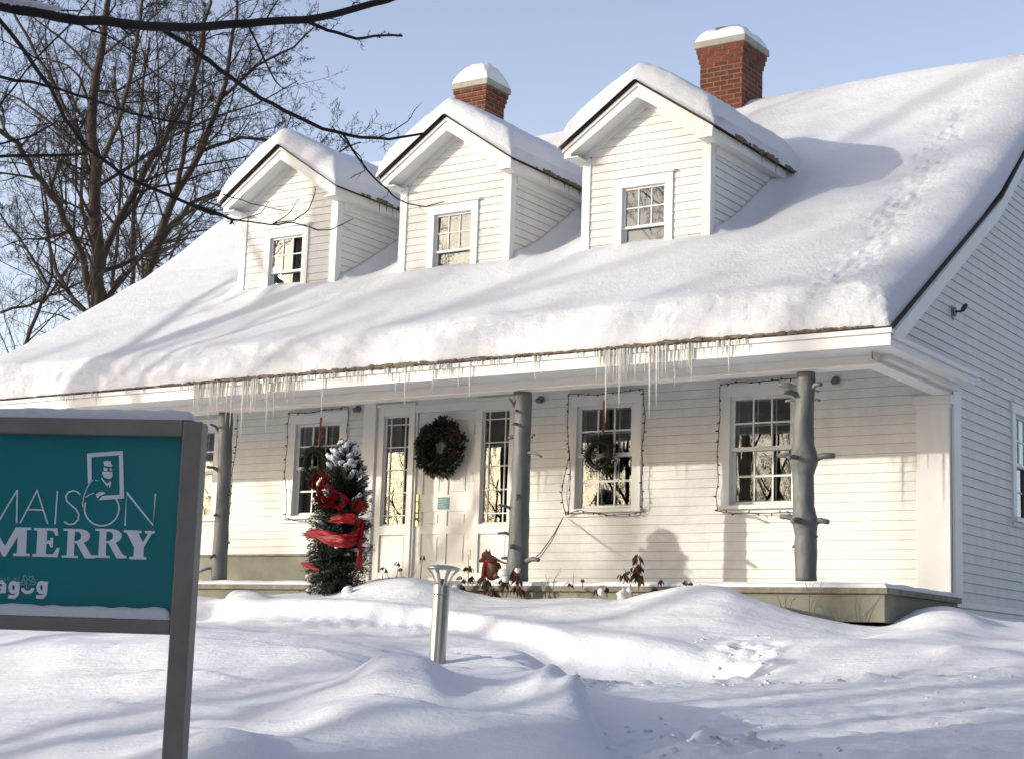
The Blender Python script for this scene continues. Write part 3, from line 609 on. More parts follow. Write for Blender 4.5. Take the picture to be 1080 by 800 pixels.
# a sawn disc of a removed limb, low on the middle post
# ---- dormers
DZ0, DZE, DAP, DW, DY = 3.45, 5.06, 5.845, .84, -.35
DSL = (DAP-5.17)/1.0
def dormer(cx, label):
    fr = (V((cx, DY, 0)), V((1, 0, 0)), V((0, -1, 0)))
    gtop = DZE+.02
    def sp(z):
        h = DW-.1 if z < gtop else min(DW-.1, (DAP-.10-z)/DSL-.05)
        return [(-h, h)] if h > .03 else []
    bk = MB(); mb = MB(); clap(mb, fr, 3.40, DAP-.16, sp, [(-.30, .30, 3.6, 4.66)], h=.0985, back=bk)
    for sx, n in ((DW, 1), (-DW, -1)):
        f2 = (V((cx+sx, DY, 0)), V((0, 1, 0)), V((n, 0, 0)))
        clap(mb, f2, 3.40, 5.05, lambda z: [(.08, min(2.3, roofy(z)+.5)-DY)] if z > roofz(DY)-.3 else [], h=.0985, back=bk)
    d = mb.build('dormer', 'paint', house); d['label'] = label; bk.build('dormer_sheathing', 'sheathing', d)
    mb = MB()
    for s in (-1, 1):
        a, b = sorted((s*(DW-.1), s*(DW+.012))); mb.box((cx+a, DY-.025, 3.4), (cx+b, DY+.09, DZE+.01))
        # frieze boards under the rake, raked fascia, returns
        u = V((s, 0, 0)); fr2 = (V((cx, 0, 0)), u, V((0, 0, 1)), V((0, -1, 0)))
        mb.prism([(0, DAP-.10), (.90, DAP-.10-DSL*.90), (DW+.0, DAP-.25-DSL*DW), (0, DAP-.25)], (V((cx, DY-.0, 0)), u, V((0, 0, 1)), V((0, -1, 0))), .0, .028)
        mb.prism([(0, DAP-.03), (.98, DAP-.03-DSL*.98), (.98, 5.03), (.88, 5.03), (.88, DAP-.20-DSL*.88+.03), (0, DAP-.20)], (V((cx, -.60, 0)), u, V((0, 0, 1)), V((0, -1, 0))), -.03, .0)
        mb.prism([(0, DAP-.03), (.995, DAP-.03-DSL*.995), (.995, DAP-.075-DSL*.995), (0, DAP-.075)], (V((cx, -.60, 0)), u, V((0, 0, 1)), V((0, -1, 0))), .0, .02)
        mb.prism([(0, DAP-.15), (.96, DAP-.15-DSL*.96), (.96, DAP-.17-DSL*.96), (0, DAP-.17)], (V((cx, DY, 0)), u, V((0, 0, 1)), V((0, -1, 0))), .0, .22)
        # side fascia, soffit
        a, b = sorted((s*.95, s*.98)); mb.box((cx+a, -.57, 5.035), (cx+b, 2.3, DAP-.035-DSL*.98))
        a, b = sorted((s*(DW-.05), s*.95)); mb.box((cx+a, -.597, 5.03), (cx+b, 2.3, 5.05))
        a, b = sorted((s*DW, s*(DW+.03))); mb.box((cx+a, DY+.09, 4.93), (cx+b, 2.2, 5.03))
    mb.build('dormer_trim', 'trim', d, bevel=.003)
    mb = MB()
    for s in (-1, 1):
        fr2 = (V((cx, -.622, 0)), V((s, 0, 0)), V((0, 0, 1)), V((0, 1, 0)))
        mb.prism([(0, DAP), (1.01, DAP-DSL*1.01), (1.01, DAP-.02-DSL*1.01), (0, DAP-.02)], fr2, 0, 3.4)
    ic = MB()
    for s in (1,):
        for k in range(64):
            y = -.2+2.2*random.random()**.7; r = .010+.020*random.random()
            ic.ball((cx+s*1.035, y, DAP-DSL*1.02-.002+.3*r), (r*.7, r*2.2, r), 6, 4, .9)
            if k % 3 == 0: ic.tube([(cx+s*1.03, y+.03, DAP-DSL*1.02), (cx+s*1.03, y+.03, DAP-DSL*1.02-.05-.12*random.random())], [.008, .001], 5)
    mb.build('dormer_roof', 'darkwood', d); ic.build('dormer_eave_ice', 'dirtyice', d, smooth=True)['kind'] = 'stuff'
    # dormer window as parts
    z0, z1, zm = 3.66, 4.63, 4.17; h = .285; cw = .10; y = DY
    mb = MB(); g = lambda m, a, b, c, e, p, q: gF(m, cx-.015+a, cx-.015+b, c, e, p, q)
    g(mb, -h-cw, -h, z0, z1+.01, y-.03, y+.1); g(mb, h, h+cw, z0, z1+.01, y-.03, y+.1); g(mb, -h-cw, h+cw, z1+.01, z1+.13, y-.034, y+.1); g(mb, -h-cw-.03, h+cw+.03, z1+.13, z1+.155, y-.06, y)
    mb.build('window_frame', 'trim', d, bevel=.003)
    mb = MB(); sash(mb, g, -h, h, zm-.02, z1+.01, 3, 2, y+.01, fw=.03, mw=.014); sash(mb, g, -h, h, z0, zm+.01, 1, 1, y+.045, fw=.032); mb.build('window_sash', 'trim', d, bevel=.002)
    mb = MB(); x0, x1 = cx-.015-h+.01, cx-.015+h-.01
    mb.quad((x0, y+.03, zm), (x1, y+.03, zm), (x1, y+.03, z1), (x0, y+.03, z1)); mb.quad((x0, y+.06, z0), (x1, y+.06, z0), (x1, y+.06, zm), (x0, y+.06, zm)); mb.build('window_pane', 'glass', d)
    mb = MB(); n = 40
    for k in range(n):
        a, b = x0+(x1-x0)*k/n, x0+(x1-x0)*(k+1)/n
        if .3 < k/n < .55: continue
        f = lambda u: y+.14+.012*math.sin(u*80)
        mb.quad((a, f(a), z0), (b, f(b), z0), (b, f(b), z1+.05), (a, f(a), z1+.05))
    mb.build('window_curtain', 'curtain', d, smooth=True)
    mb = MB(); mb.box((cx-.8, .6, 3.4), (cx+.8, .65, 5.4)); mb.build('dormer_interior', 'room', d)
DC = [(-8.94, 'leftmost dormer'), (-6.21, 'middle dormer'), (-3.49, 'rightmost dormer')]
for c, l in DC: dormer(c, l)
# ---- chimneys
def chimney(xc, y0, label, zcap, hw=.33, dp=.66):
    mb = MB(); z = 6.0
    mb.box((xc-hw, y0, 6.2), (xc+hw, y0+dp, zcap-.22))
    for k, o in enumerate((.015, .03, .045)): mb.box((xc-hw-o, y0-o, zcap-.22+.073*k), (xc+hw+o, y0+dp+o, zcap-.22+.073*(k+1)))
    c = mb.build('chimney', 'brick', house); c['label'] = label
    mb = MB(); mb.box((xc-hw-.075, y0-.075, zcap), (xc+hw+.075, y0+dp+.075, zcap+.10)); mb.build('chimney_cap', 'concrete', c, bevel=.012)
    mb = MB(); cy = y0+dp/2; R = Matrix.Translation((xc+.02, cy, zcap+.33)) @ Matrix.Rotation(.07, 4, 'Y'); mb.box((-.19, -.19, -.012), (.19, .19, .012), R); mb.box((-.16, -.16, -.3), (.16, .16, -.013), R); mb.build('flue_cover', 'metal_dark', c)
    return c
chimney(-4.51, 3.575, 'taller looking brick chimney behind the rightmost dormer', 7.815)
chimney(-8.82, 3.575, 'brick chimney behind the middle dormer', 7.90, .27, .52)
# gable spotlight, porch spots
def spot(P, n, label):
    P = V(P); n = V(n); t = thing('spotlight', P, label, 'spotlight', 'spotlights on the house')
    mb = MB(); mb.tube([P, P+n*.02], .045, 12); mb.build('mounting_plate', 'lampgrey', t, smooth=False)
    mb = MB(); d = (n+V((0, 0, -.5))+V((0, 0, 0))).normalized(); mb.tube([P+n*.02, P+n*.03, P+n*.03+d*.02, P+n*.03+d*.06], [.010, .012, .026, .032], 12); mb.build('lamp_head', 'lampgrey', t, smooth=True)
p = on(1006, 329, 0, .016)
t = thing('spotlight', p, 'small dark floodlight on its arm, high on the grey shaded gable wall', 'spotlight', 'spotlights on the house')
mb = MB(); mb.tube([p, p+V((.02, 0, 0))], .05, 14); mb.build('mounting_plate', 'lampgrey', t)
mb = MB(); mb.tube([p+V((.02, 0, 0)), p+V((.08, .0, -.0)), p+V((.085, .03, .02)), p+V((.10, .06, .06)), p+V((.105, .08, .08))], [.010, .012, .024, .026, .022], 10); mb.build('lamp_head', 'metal_dark', t, smooth=True)
mb = MB(); mb.tube([p+V((.01, -.09, .05)), p+V((.012, -.11, .0)), p+V((.01, -.09, -.07)), p+V((.01, -.05, -.10))], .006, 5); mb.build('cable', 'lampgrey', t)
spot(on(571, 421, 1, -.02), (0, -1, 0), 'small round grey spotlight on the wall right of the slim trunk post')
spot(on(882, 401, 1, -.02), (0, -1, 0), 'small round grey spotlight on the wall right of the knobbly trunk post')
spot(on(378, 431, 1, -.02), (0, -1, 0), 'small spotlight on the wall between the fir and the entry')

# ------------------------------------------------------------------ snow cover of the house
def rounded(d, R): d = np.clip(d/R, 0, 1); return np.sqrt(np.maximum(0, 1-(1-d)**2))
XL, XR = LEFT-.26, .27
def dense(a, b, step, edge0=None, edge1=None):
    pts = list(np.arange(a, b, step))
    if edge0: pts += [a+x for x in edge0]
    if edge1: pts += [b-x for x in edge1]
    return np.array(sorted(set(np.round(pts+[b], 5))))
E_ = [.001, .003, .007, .013, .02, .03, .042, .056, .072, .09, .11, .135, .16, .19, .22, .26, .3, .34, .38]
sx = dense(XL, XR, .032, E_, E_); sy = np.array(sorted(set(dense(EY-.03, 3.6, .036, E_).tolist()+dense(3.6, 8-EY+.03, .12, None, E_).tolist())))
SX, SY = np.meshgrid(sx, sy)
RZv = np.vectorize(roofz)(SY)
T = .34-.12*np.clip((SY-1)/3, 0, 1)
fr_ = rounded(SY-(EY-.03), .24); fr2_ = rounded(8-EY+.03-SY, .24); rr = rounded(XR-SX, .52); ll = rounded(SX-XL, .45)
TH = (T+.06*np.exp(-((SY-EY)/.5)**2))*np.minimum(fr_, fr2_)*rr*ll
SZ = RZv+TH
soft = np.abs(SY-RIDGE_Y) < .25; SZ = np.where(soft, SZ-.20*(.25-np.abs(SY-RIDGE_Y))**2/.25*2, SZ)
kk = np.exp(-((SY-KY)/.5)**2)*.03; SZ += kk
PITS = [(XR-.80-.06*yy+random.gauss(0, .13), yy, random.uniform(.035, .055), random.uniform(.006, .018)) for yy in np.linspace(-2.2, 2.7, 190)]
for j in range(SX.shape[0]):
    for i in range(SX.shape[1]):
        x, y = SX[j, i], SY[j, i]
        if y > 4.3: continue
        n = .045*noise.noise((x*.45, y*.6, 3))+.016*noise.noise((x*1.7, y*1.7, 1))
        fe = math.exp(-((y-EY)/.22)**2)
        n = n*(.4+.6*fr_[j, i])+fe*(.018*noise.noise((x*2.6, y*3, 9))+.015*noise.noise((x*7, y*9+SZ[j, i]*6, 2))+.014*noise.noise((x*16, y*14, SZ[j, i]*16)))
        e = XR-x                                   # trodden band along the right-hand rake
        tb = math.exp(-((e-.78-.06*y)/.24)**2)*(1 if -2.3 < y < 2.6 else .0)
        n += tb*(-.015+.02*noise.noise((x*7, y*6, 3))+.022*noise.noise((x*15, y*13, 8)))
        if tb > .02:
            for (fx, fy, fr, fd) in PITS:
                if abs(y-fy) < .2 and abs(x-fx) < .2:
                    q = math.hypot(x-fx, (y-fy)*.8)/fr; n += fd*(-math.exp(-q**4*1.2)+.45*math.exp(-((q-1.35)/.3)**2))
        for cx, _ in DC:                           # drift and scour round the dormers
            dx = abs(x-cx)
            if y < -.1 and dx < 1.1: n += .05*math.exp(-((y+.40)/.22)**2)*max(0, 1-(dx/1.1)**4)
            rside = x-cx-DW
            if 0 < rside < .9 and -.3 < y < 2.4: n -= .10*math.exp(-((rside-.28)/.25)**2)*min(1, (y+.3)/.5)*min(1, (2.4-y)/.8); n += .08*math.exp(-((rside)/.12)**2)*max(0, min(1, (1.9-y)/.6))
            if -1.0 < x-cx+DW < 0 and -.3 < y < 2.4: n += .10*math.exp(-((x-cx+DW)/.2)**2)*max(0, min(1, (1.9-y)/.6))
        SZ[j, i] += n*min(1, rr[j, i]*1.2)*min(1, ll[j, i]*1.2)
        if y < EY+.12: SY[j, i] -= .035*math.sin(min(1, TH[j, i]/.3)*PI)+0.016*noise.noise((x*6, 1, TH[j, i]*9))+.009*noise.noise((x*17, 4, TH[j, i]*20))
rs = grid_mesh('roof_snow', SX, SY, SZ, 'roofsnow'); tag(rs, 'thick smooth blanket of snow lying on the main house roof', 'snow', kind='stuff')
# dormer snow
for cx, l in DC:
    ex = [a*.62 for a in E_ if a < .3]
    u = dense(-1.035, 1.035, .035, ex, ex); vv = dense(-.675, 2.6, .045, ex)
    U, W = np.meshgrid(u, vv)
    rl = DAP-DSL*np.sqrt(U**2+.05**2)+DSL*.05
    th = .30*rounded(1.035-np.abs(U), .15)*rounded(W+.675, .17)
    Zd = rl+th-.10*np.exp(-(U/.22)**2)*(th/.235)
    Zd = rl+np.maximum(th-.05*np.exp(-(U/.34)**2), .10*(th > 0)*rounded(W+.675, .2))
    Zd -= np.clip((W-1.3)/1.3, 0, 1)**2*.34
    for j in range(U.shape[0]):
        for i in range(U.shape[1]):
            a, b = U[j, i], W[j, i]; Zd[j, i] += (.035*noise.noise((a*1.3+cx*3, b*1.1, 4))+.014*noise.noise((a*8+cx, b*8, 1))+.009*noise.noise((a*19+cx, b*19, Zd[j, i]*12)))*min(1, th[j, i]/.1)
    edge = (np.abs(U) > 1.034) | (W < -.674); Zd[edge] = (DAP-DSL*np.abs(U))[edge]
    o = grid_mesh('dormer_snow', U+cx, W, Zd, 'roofsnow')
    tag(o, 'rounded cap of snow on the '+l, 'snow', kind='stuff')
def snow_cap(x0, x1, y0, y1, z, h, name, label, R=.12, seedv=0, power=1.0, step=.03):
    e = [a*R/.4 for a in E_ if a*R/.4 < R]
    u = dense(x0, x1, step, e, e); v = dense(y0, y1, step, e, e); U, W = np.meshgrid(u, v)
    th = h*rounded(np.minimum(U-x0, x1-U), R)**power*rounded(np.minimum(W-y0, y1-W), R)**power
    for j in range(U.shape[0]):
        for i in range(U.shape[1]): th[j, i] *= 1+.25*noise.noise((U[j, i]*3+seedv, W[j, i]*3, 2))+.08*noise.noise((U[j, i]*14+seedv, W[j, i]*14, 2))
    o = grid_mesh(name, U, W, z+th, 'smallsnow'); tag(o, label, 'snow', kind='stuff'); return o
snow_cap(-4.51-.39, -4.51+.39, 3.51, 4.30, 7.913, .20, 'chimney_snow', 'snow cap on the brick chimney behind the rightmost dormer', .20, 1, .8)
snow_cap(-8.82-.335, -8.82+.335, 3.51, 4.16, 7.998, .33, 'chimney_snow', 'tall snow dome on the brick chimney behind the middle dormer', .26, 5, .8)
snow_cap(LEFT, .08, -2.05, -.0, -.072, .052, 'deck_snow', 'thin layer of snow on the porch deck', .05, 3, step=.06)
snow_cap(.02, .27, -1.75, .0, 2.243, .05, 'cornice_snow', 'strip of snow on the cornice return at the gable corner', .08, 4)

# ------------------------------------------------------------------ icicles
ICE = 'icicles hanging from the porch eave'
def icicle_mesh(seed, mat):
    rnd = random.Random(seed); mb = MB(); n = 9; P = []; R_ = []
    bx, by = rnd.uniform(-.012, .012), rnd.uniform(-.01, .01)
    for k in range(n+1):
        t = k/n; P.append((bx*math.sin(t*2.2), by*t, -t)); R_.append((1-t)**.75*(1+.10*math.sin(t*37+seed))+.05)
    mb.tube(P, R_, 6); me = bpy.data.meshes.new('icicle'); me.from_pydata(mb.v, [], mb.f); me.update()
    me.polygons.foreach_set('use_smooth', [True]*len(me.polygons)); me.materials.append(M[mat]); return me
IMS = [icicle_mesh(s, 'ice') for s in range(5)]+[icicle_mesh(s+9, 'amber') for s in range(3)]
def icicle(px, L, r, mi, y=-2.45, z=2.285, label=None):
    P = on(px, 400-.083*(px-300)+.0, 1, y); o = bpy.data.objects.new('icicle', IMS[mi]); COL.objects.link(o)
    o.location = (P.x, y, z); o.scale = (r, r, L); tag(o, label, 'icicle', ICE)
# (x range, count, length range, radius, amber share, label)
rr_ = random.Random(3)
for a, b, n, l0, l1, am, lab in ((205, 318, 62, .12, .34, .40, 'icicle in the dense yellowish cluster above the post beside the sign'),
                                 (318, 480, 58, .06, .16, .05, 'short icicle over the eave board above the fir tree'),
                                 (480, 640, 30, .05, .14, .05, 'small icicle on the eave between the two middle posts'),
                                 (625, 730, 48, .10, .34, .15, 'icicle in the cluster above the window with the plain wreath'),
                                 (730, 800, 16, .06, .2, .25, 'scattered icicle left of the knobbly post'),
                                 (60, 205, 20, .04, .14, .2, 'tiny icicle on the eave above the sign')):
    for k in range(n):
        L = rr_.uniform(l0, l1)*(1 if rr_.random() < .8 else 1.3)
        icicle(rr_.uniform(a, b), L, .0035+.006*rr_.random()+.009*L, (5+rr_.randrange(3)) if rr_.random() < am else rr_.randrange(5), y=-2.452-.02*rr_.random(), label=lab)
for px, L, lab in ((245, .55, 0), (240, .50, 0), (257, .68, 0), (266, .42, 0), (222, .46, 0), (283, .62, 0), (290, .50, 0), (206, .40, 0), (341, .50, 'long single icicle in front of the window behind the fir'),
                   (428, .46, 'long icicle above the left sidelight'), (418, .34, 0), (457, .36, 'icicle above the left of the door wreath'), (496, .42, 'icicle right of the door wreath, above the door'), (484, .30, 0), (565, .30, 'icicle beside the slim trunk post'),
                   (640, .74, 'longest thin icicle in front of the wreath window'), (654, .62, 0), (661, .34, 0), (686, .72, 0), (693, .60, 0), (712, .42, 0), (730, .38, 0), (769, .36, 'amber brown icicle high on the eave left of the knobbly post')):
    icicle(px, L, .006+.013*L, 6 if px == 769 else rr_.randrange(5), label=lab or 'long icicle reaching below the porch beam')

# ------------------------------------------------------------------ string lights
def string(pts, label, y=-.075, nb=22, sag=.012):
    P = [on(a, b, 1, y) for a, b in pts]; path = []
    for a, b in zip(P[:-1], P[1:]):
        n = max(2, int((b-a).length/.05))
        for k in range(n):
            t = k/n; q = a.lerp(b, t); q += V((noise.noise(q*6)*sag*1.6, 0, noise.noise(q*6+V((5, 5, 5)))*sag*1.6)); path.append(q)
    path.append(P[-1]); t_ = thing('string_lights', path[0], label, 'fairy lights', 'strings of lights on the porch')
    mb = MB(); mb.tube(path, .0048, 5)
    mb.build('wire', 'wire', t_, smooth=True)
    for k in range(nb):
        q = path[int((k+.5)/nb*len(path))]; d = V((random.uniform(-1, 1), -.3, random.uniform(-1, .6))).normalized()
        mb = MB(); mb.tube([q, q+d*.018, q+d*.03, q+d*.038], [.008, .009, .006, .001], 6); mb.build('bulb', 'bulb', t_, smooth=True)
string([(301, 546), (303, 520), (300, 500), (303, 470), (305, 434), (325, 436), (345, 431), (368, 430), (366, 460), (365, 500)], 'string of lights framing the window behind the fir')
string([(301, 546), (315, 549), (335, 549), (350, 548)], 'short string of lights along the sill behind the fir', nb=6)
string([(596, 543), (592, 520), (600, 480), (598, 440), (600, 415), (615, 416), (630, 416), (655, 412), (678, 410)], 'string of lights round the left and top of the plain wreath window')
string([(678, 410), (680, 440), (677, 480), (677, 541), (650, 542), (630, 541), (612, 537), (596, 543)], 'string of lights round the right and bottom of the plain wreath window')
string([(599, 543), (602, 520), (601, 495), (600, 470)], 'loose strand hanging left of the plain wreath window', nb=6)
string([(839, 399), (805, 402), (760, 405), (759, 440), (757, 480), (756, 538), (775, 541), (800, 540), (836, 540)], 'string of lights framing the window behind the knobbly post', nb=26)
string([(251, 437), (249, 470), (245, 500), (243, 530), (241, 553)], 'string of lights hanging beside the post near the sign', nb=12, y=-1.7)
mb = MB(); a = on(594, 545, 1, -.06); b = on(560, 592, 1, -1.7)
mb.tube([a, a.lerp(b, .3)+V((0, 0, -.05)), a.lerp(b, .7)+V((0, 0, -.05)), b], .006, 5); mb.tube([a, a.lerp(b, .35)+V((0, 0, -.09)), a.lerp(b, .75)+V((.02, 0, -.07)), b], .005, 5)
tag(mb.build('extension_cord', 'stem', None, smooth=True), 'pale cord running from the window lights down to the slim trunk post', 'cord')

# ------------------------------------------------------------------ wreaths
def wreath(C0, R, r, label, broad=False, ribbon=None, holes_=0):
    C0 = V(C0); t = thing('wreath', C0, label, 'wreath', 'wreaths on the front of the house'); mb = MB(); rnd = random.Random(int(R*1000))
    n = 3600 if not broad else 2600
    for k in range(n):
        a = rnd.uniform(0, 2*PI); ph = rnd.uniform(0, 2*PI); rr = r*(.35+.5*rnd.random()); wob = 1+.06*math.sin(a*5+1)+.05*math.sin(a*9)
        c = V((math.cos(a), 0, math.sin(a))); p = C0+c*(R*wob+rr*math.cos(ph))+V((0, -abs(rr*math.sin(ph))*.9, 0))
        d = (c*math.cos(ph)+V((0, -abs(math.sin(ph))*.8, 0))+V((-math.sin(a), 0, math.cos(a)))*rnd.uniform(-.2, 1.2)+V((rnd.uniform(-.4, .4), 0, rnd.uniform(-.4, .4)))).normalized()
        L = rnd.uniform(.04, .075) if broad else rnd.uniform(.02, .045); wd = L*(.22 if broad else .07)
        s = d.cross(V((rnd.uniform(-1, 1), -1, rnd.uniform(-1, 1)))).normalized()*wd
        mb.quad(p, p+d*L*.5+s, p+d*L, p+d*L*.5-s)
    core = MB()
    pts = [C0+V((math.cos(a)*R, -r*.3, math.sin(a)*R)) for a in np.linspace(0, 2*PI, 25)]
    core.tube(pts, r*.38, 8, cap=False); core.build('wreath_core', 'leaf', t, smooth=True)
    mb.build('foliage', 'leaf', t)
    if broad:
        b = MB()
        for k in range(26):
            a = rnd.choice([rnd.uniform(.2, .9), rnd.uniform(4.2, 5.6), rnd.uniform(2.2, 2.9), rnd.uniform(5.8, 6.3)]); rr = rnd.uniform(-r*.7, r*.7); p = C0+V((math.cos(a)*(R+rr), -r*.85+abs(rr)*.5, math.sin(a)*(R+rr))); b = MB(); b.ball(p, rnd.uniform(.012, .02), 7, 5); b.build('berry', 'berry', t, smooth=True)
        b = MB()
        for a0 in (1.35, 1.55, 2.6, 3.65, 3.85, 4.3, 4.15, 5.0, .6, 3.3):
            c = V((math.cos(a0), 0, math.sin(a0))); base_ = C0+c*R+V((0, -.03, 0))
            for k in range(7):
                d = (c+V((rnd.uniform(-.5, .5), -.2, rnd.uniform(-.5, .5)))).normalized(); L = rnd.uniform(.10, .17); s = d.cross(V((0, -1, .3))).normalized()*.012
                b.quad(base_, base_+d*L*.55+s, base_+d*L, base_+d*L*.55-s)
        b.build('leaf_sprays', 'leaf', t)
    if ribbon:
        b = MB(); x, z0, z1 = ribbon; b.box((x-.012, -.052, z0), (x+.012, -.048, z1)); b.build('ribbon', 'ribbon', t)
wreath((-6.505, -.03, 1.735), .238, .145, 'large leafy wreath with red berries on the white front door', True)
wreath((-4.19, -.055, 1.56), .150, .085, 'plain dark wreath hung by a red ribbon between the slim and knobbly posts', ribbon=(-4.16, 1.70, 2.2))
wreath((-8.50, -.055, 1.62), .165, .09, 'dark wreath on a red ribbon in the window behind the snowy fir', ribbon=(-8.47, 1.76, 2.22))

# ------------------------------------------------------------------ decorated fir
FB = on(352, 628, 1, -2.75); FT = on(364, 474, 1, -2.75); FH = FT.z-FB.z+.05
fir = thing('fir_tree', FB, 'small snow-dusted fir wrapped in red ribbon in front of the porch', 'fir tree')
mb = MB(); mb.tube([FB-V((0, 0, .25)), FB+V((.03, 0, FH*.5)), FT-V((0, 0, .03))], [.03, .022, .006], 8); mb.build('trunk', 'bark', fir, smooth=True)
def fir_r(t): return .318*(1-.75*t**4.5)*(.95+.06*math.sin(min(1, t*1.25)*PI))+.01
mbn = MB(); mbs = MB(); mbb = MB(); rnd = random.Random(11)
for k in range(680):
    t = rnd.random()**.9; az = rnd.uniform(0, 2*PI); L = fir_r(t)*rnd.uniform(.75, 1.12); ax = FB.lerp(FT, t); ax.x += .03*math.sin(t*3)
    up = .05+1.15*t**1.3; d = V((math.cos(az), math.sin(az), up-.35*(1-t))).normalized()
    P = [ax+d*L*s+V((0, 0, -.10*L*s*s*(1-t)+.08*L*s*s*t)) for s in (0, .35, .7, 1.0)]
    mbb.tube(P, [.008, .006, .004, .002], 4)
    nn = int(26+L*120)
    for q in range(nn):
        s = .15+.85*rnd.random(); i = min(2, int(s*3)); p = P[i].lerp(P[i+1], s*3-i) if s < 1 else P[3]
        side = V((rnd.uniform(-1, 1), rnd.uniform(-1, 1), rnd.uniform(-.7, .8))).normalized(); dd = (d*.9+side).normalized(); off = side*rnd.uniform(0, .045)*(1.1-s*.5)
        Ln = rnd.uniform(.03, .06); w_ = dd.cross(V((rnd.random(), rnd.random(), 1))).normalized()*.0065
        mbn.quad(p+off, p+off+dd*Ln*.6+w_, p+off+dd*Ln, p+off+dd*Ln*.6-w_)
    pw = .6*max(0, (t-.66)/.34)+(.34 if rnd.random() < .5 else 0)
    if rnd.random() < pw and (L*1.05 > fir_r(t)*.8):
        for s in (.55, .8, 1.0):
            if rnd.random() < .8:
                p = P[3].lerp(P[1], 1-s); rr2 = rnd.uniform(.018, .034)*(1.15 if t > .7 else 1); 
                rot = d.to_track_quat('X', 'Z').to_matrix(); mbs.ball(p+V((0, 0, .018)), (rr2*1.35, rr2*.85, rr2*.6), 8, 6, .9, rot)
mbs.ball(on(367, 622, 1, -3.05), (.06, .05, .05), 10, 7, .4)
mbb.build('branches', 'bark', fir); mbn.build('needles', 'needle', fir); tag(mbs.build('fir_snow', 'smallsnow', None, smooth=True), 'clumps of snow caught on the branches of the decorated fir', 'snow', kind='stuff')
def band(mb, pts, w0, fold=.02, y=-3.13):
    """soft ribbon strip along photo points (px,py,width m,depth offset)"""
    P = []
    for i in range(len(pts)-1):
        for t in np.linspace(0, 1, 9)[:-1]:
            a, b = pts[i], pts[i+1]; q = [a[k]*(1-t)+b[k]*t for k in range(4)]; P.append(q)
    P.append(pts[-1]); rows_ = []
    for x, yy, wd, dy in P:
        c = on(x, yy, 1, y+dy); r = []
        for k in range(9):
            s = k/8-.5; z = s*wd; f = fold*math.sin(s*16+x*.16)+fold*.8*noise.noise((x*.09, s*5, 1)); r.append(c+V((f*.6, f-.05*(1-4*s*s), z+fold*noise.noise((x*.07, s*3, 4)))))
        rows_.append(r)
    n0 = len(mb.v)
    for r in rows_: mb.v += [tuple(p) for p in r]
    for i in range(len(rows_)-1):
        for k in range(8): a = n0+i*9+k; mb.f.append((a, a+1, a+10, a+9))
gar = thing('ribbon_garland', FB, 'sheer red ribbon wound around the small snow-dusted fir', 'ribbon')
mb = MB(); band(mb, [(322, 563, .05, .25), (332, 563, .11, .05), (350, 568, .15, -.02), (366, 570, .14, .0), (378, 566, .13, .1), (385, 556, .12, .28)], 0, .022); band(mb, [(385, 556, .10, .28), (376, 548, .12, .08), (362, 546, .10, .02), (350, 548, .05, .05)], 0, .02); mb.build('ribbon_band', 'sheer', gar, smooth=True)
mb = MB(); band(mb, [(384, 552, .10, .25), (383, 570, .12, .15), (382, 585, .10, .15), (381, 598, .04, .2)], 0, .025); mb.build('ribbon_tail', 'sheer', gar, smooth=True); mb = MB(); band(mb, [(320, 594, .04, .2), (329, 597, .07, .05), (338, 602, .03, .0)], 0, .015); mb.build('ribbon_tail', 'sheer', gar, smooth=True)
mb = MB()
def loop(mb, c, w_, h_, rot, y=-3.12, d=.12):
    P = []
    for k in range(21):
        a = 2*PI*k/20; r = []
        for s in np.linspace(-1, 1, 7):
            u, v_ = math.cos(a)*w_/2, math.sin(a)*h_/2*(1-.25*abs(s)); x = u*math.cos(rot)-v_*math.sin(rot); z = u*math.sin(rot)+v_*math.cos(rot)
            f = .012*math.sin(a*5+s*3); r.append(c+V((x+f, s*d/2+.02*math.cos(a*3), z+f)))
        P.append(r)
    n0 = len(mb.v)
    for r in P: mb.v += [tuple(p) for p in r]
    for i in range(20):
        for k in range(6): a = n0+i*7+k; mb.f.append((a, a+1, a+8, a+7))
loop(mb, on(336, 507, 1, -3.08), .20, .17, .5); loop(mb, on(345, 519, 1, -3.1), .24, .15, -.3); loop(mb, on(357, 528, 1, -3.08), .18, .19, .2); loop(mb, on(340, 528, 1, -3.12), .16, .10, -.6); loop(mb, on(378, 533, 1, -2.95), .12, .16, 1.0)
mb.build('bow', 'sheer', gar, smooth=True)
mb = MB(); mb.ball(on(387, 545, 1, -2.95), (.085, .06, .022), 10, 6, .4); mb.ball(on(384, 574, 1, -2.95), (.05, .05, .02), 10, 6, .4); tag(mb.build('ribbon_snow', 'smallsnow', None, smooth=True), 'two small slabs of snow lying on the red ribbon of the fir', 'snow', kind='stuff')

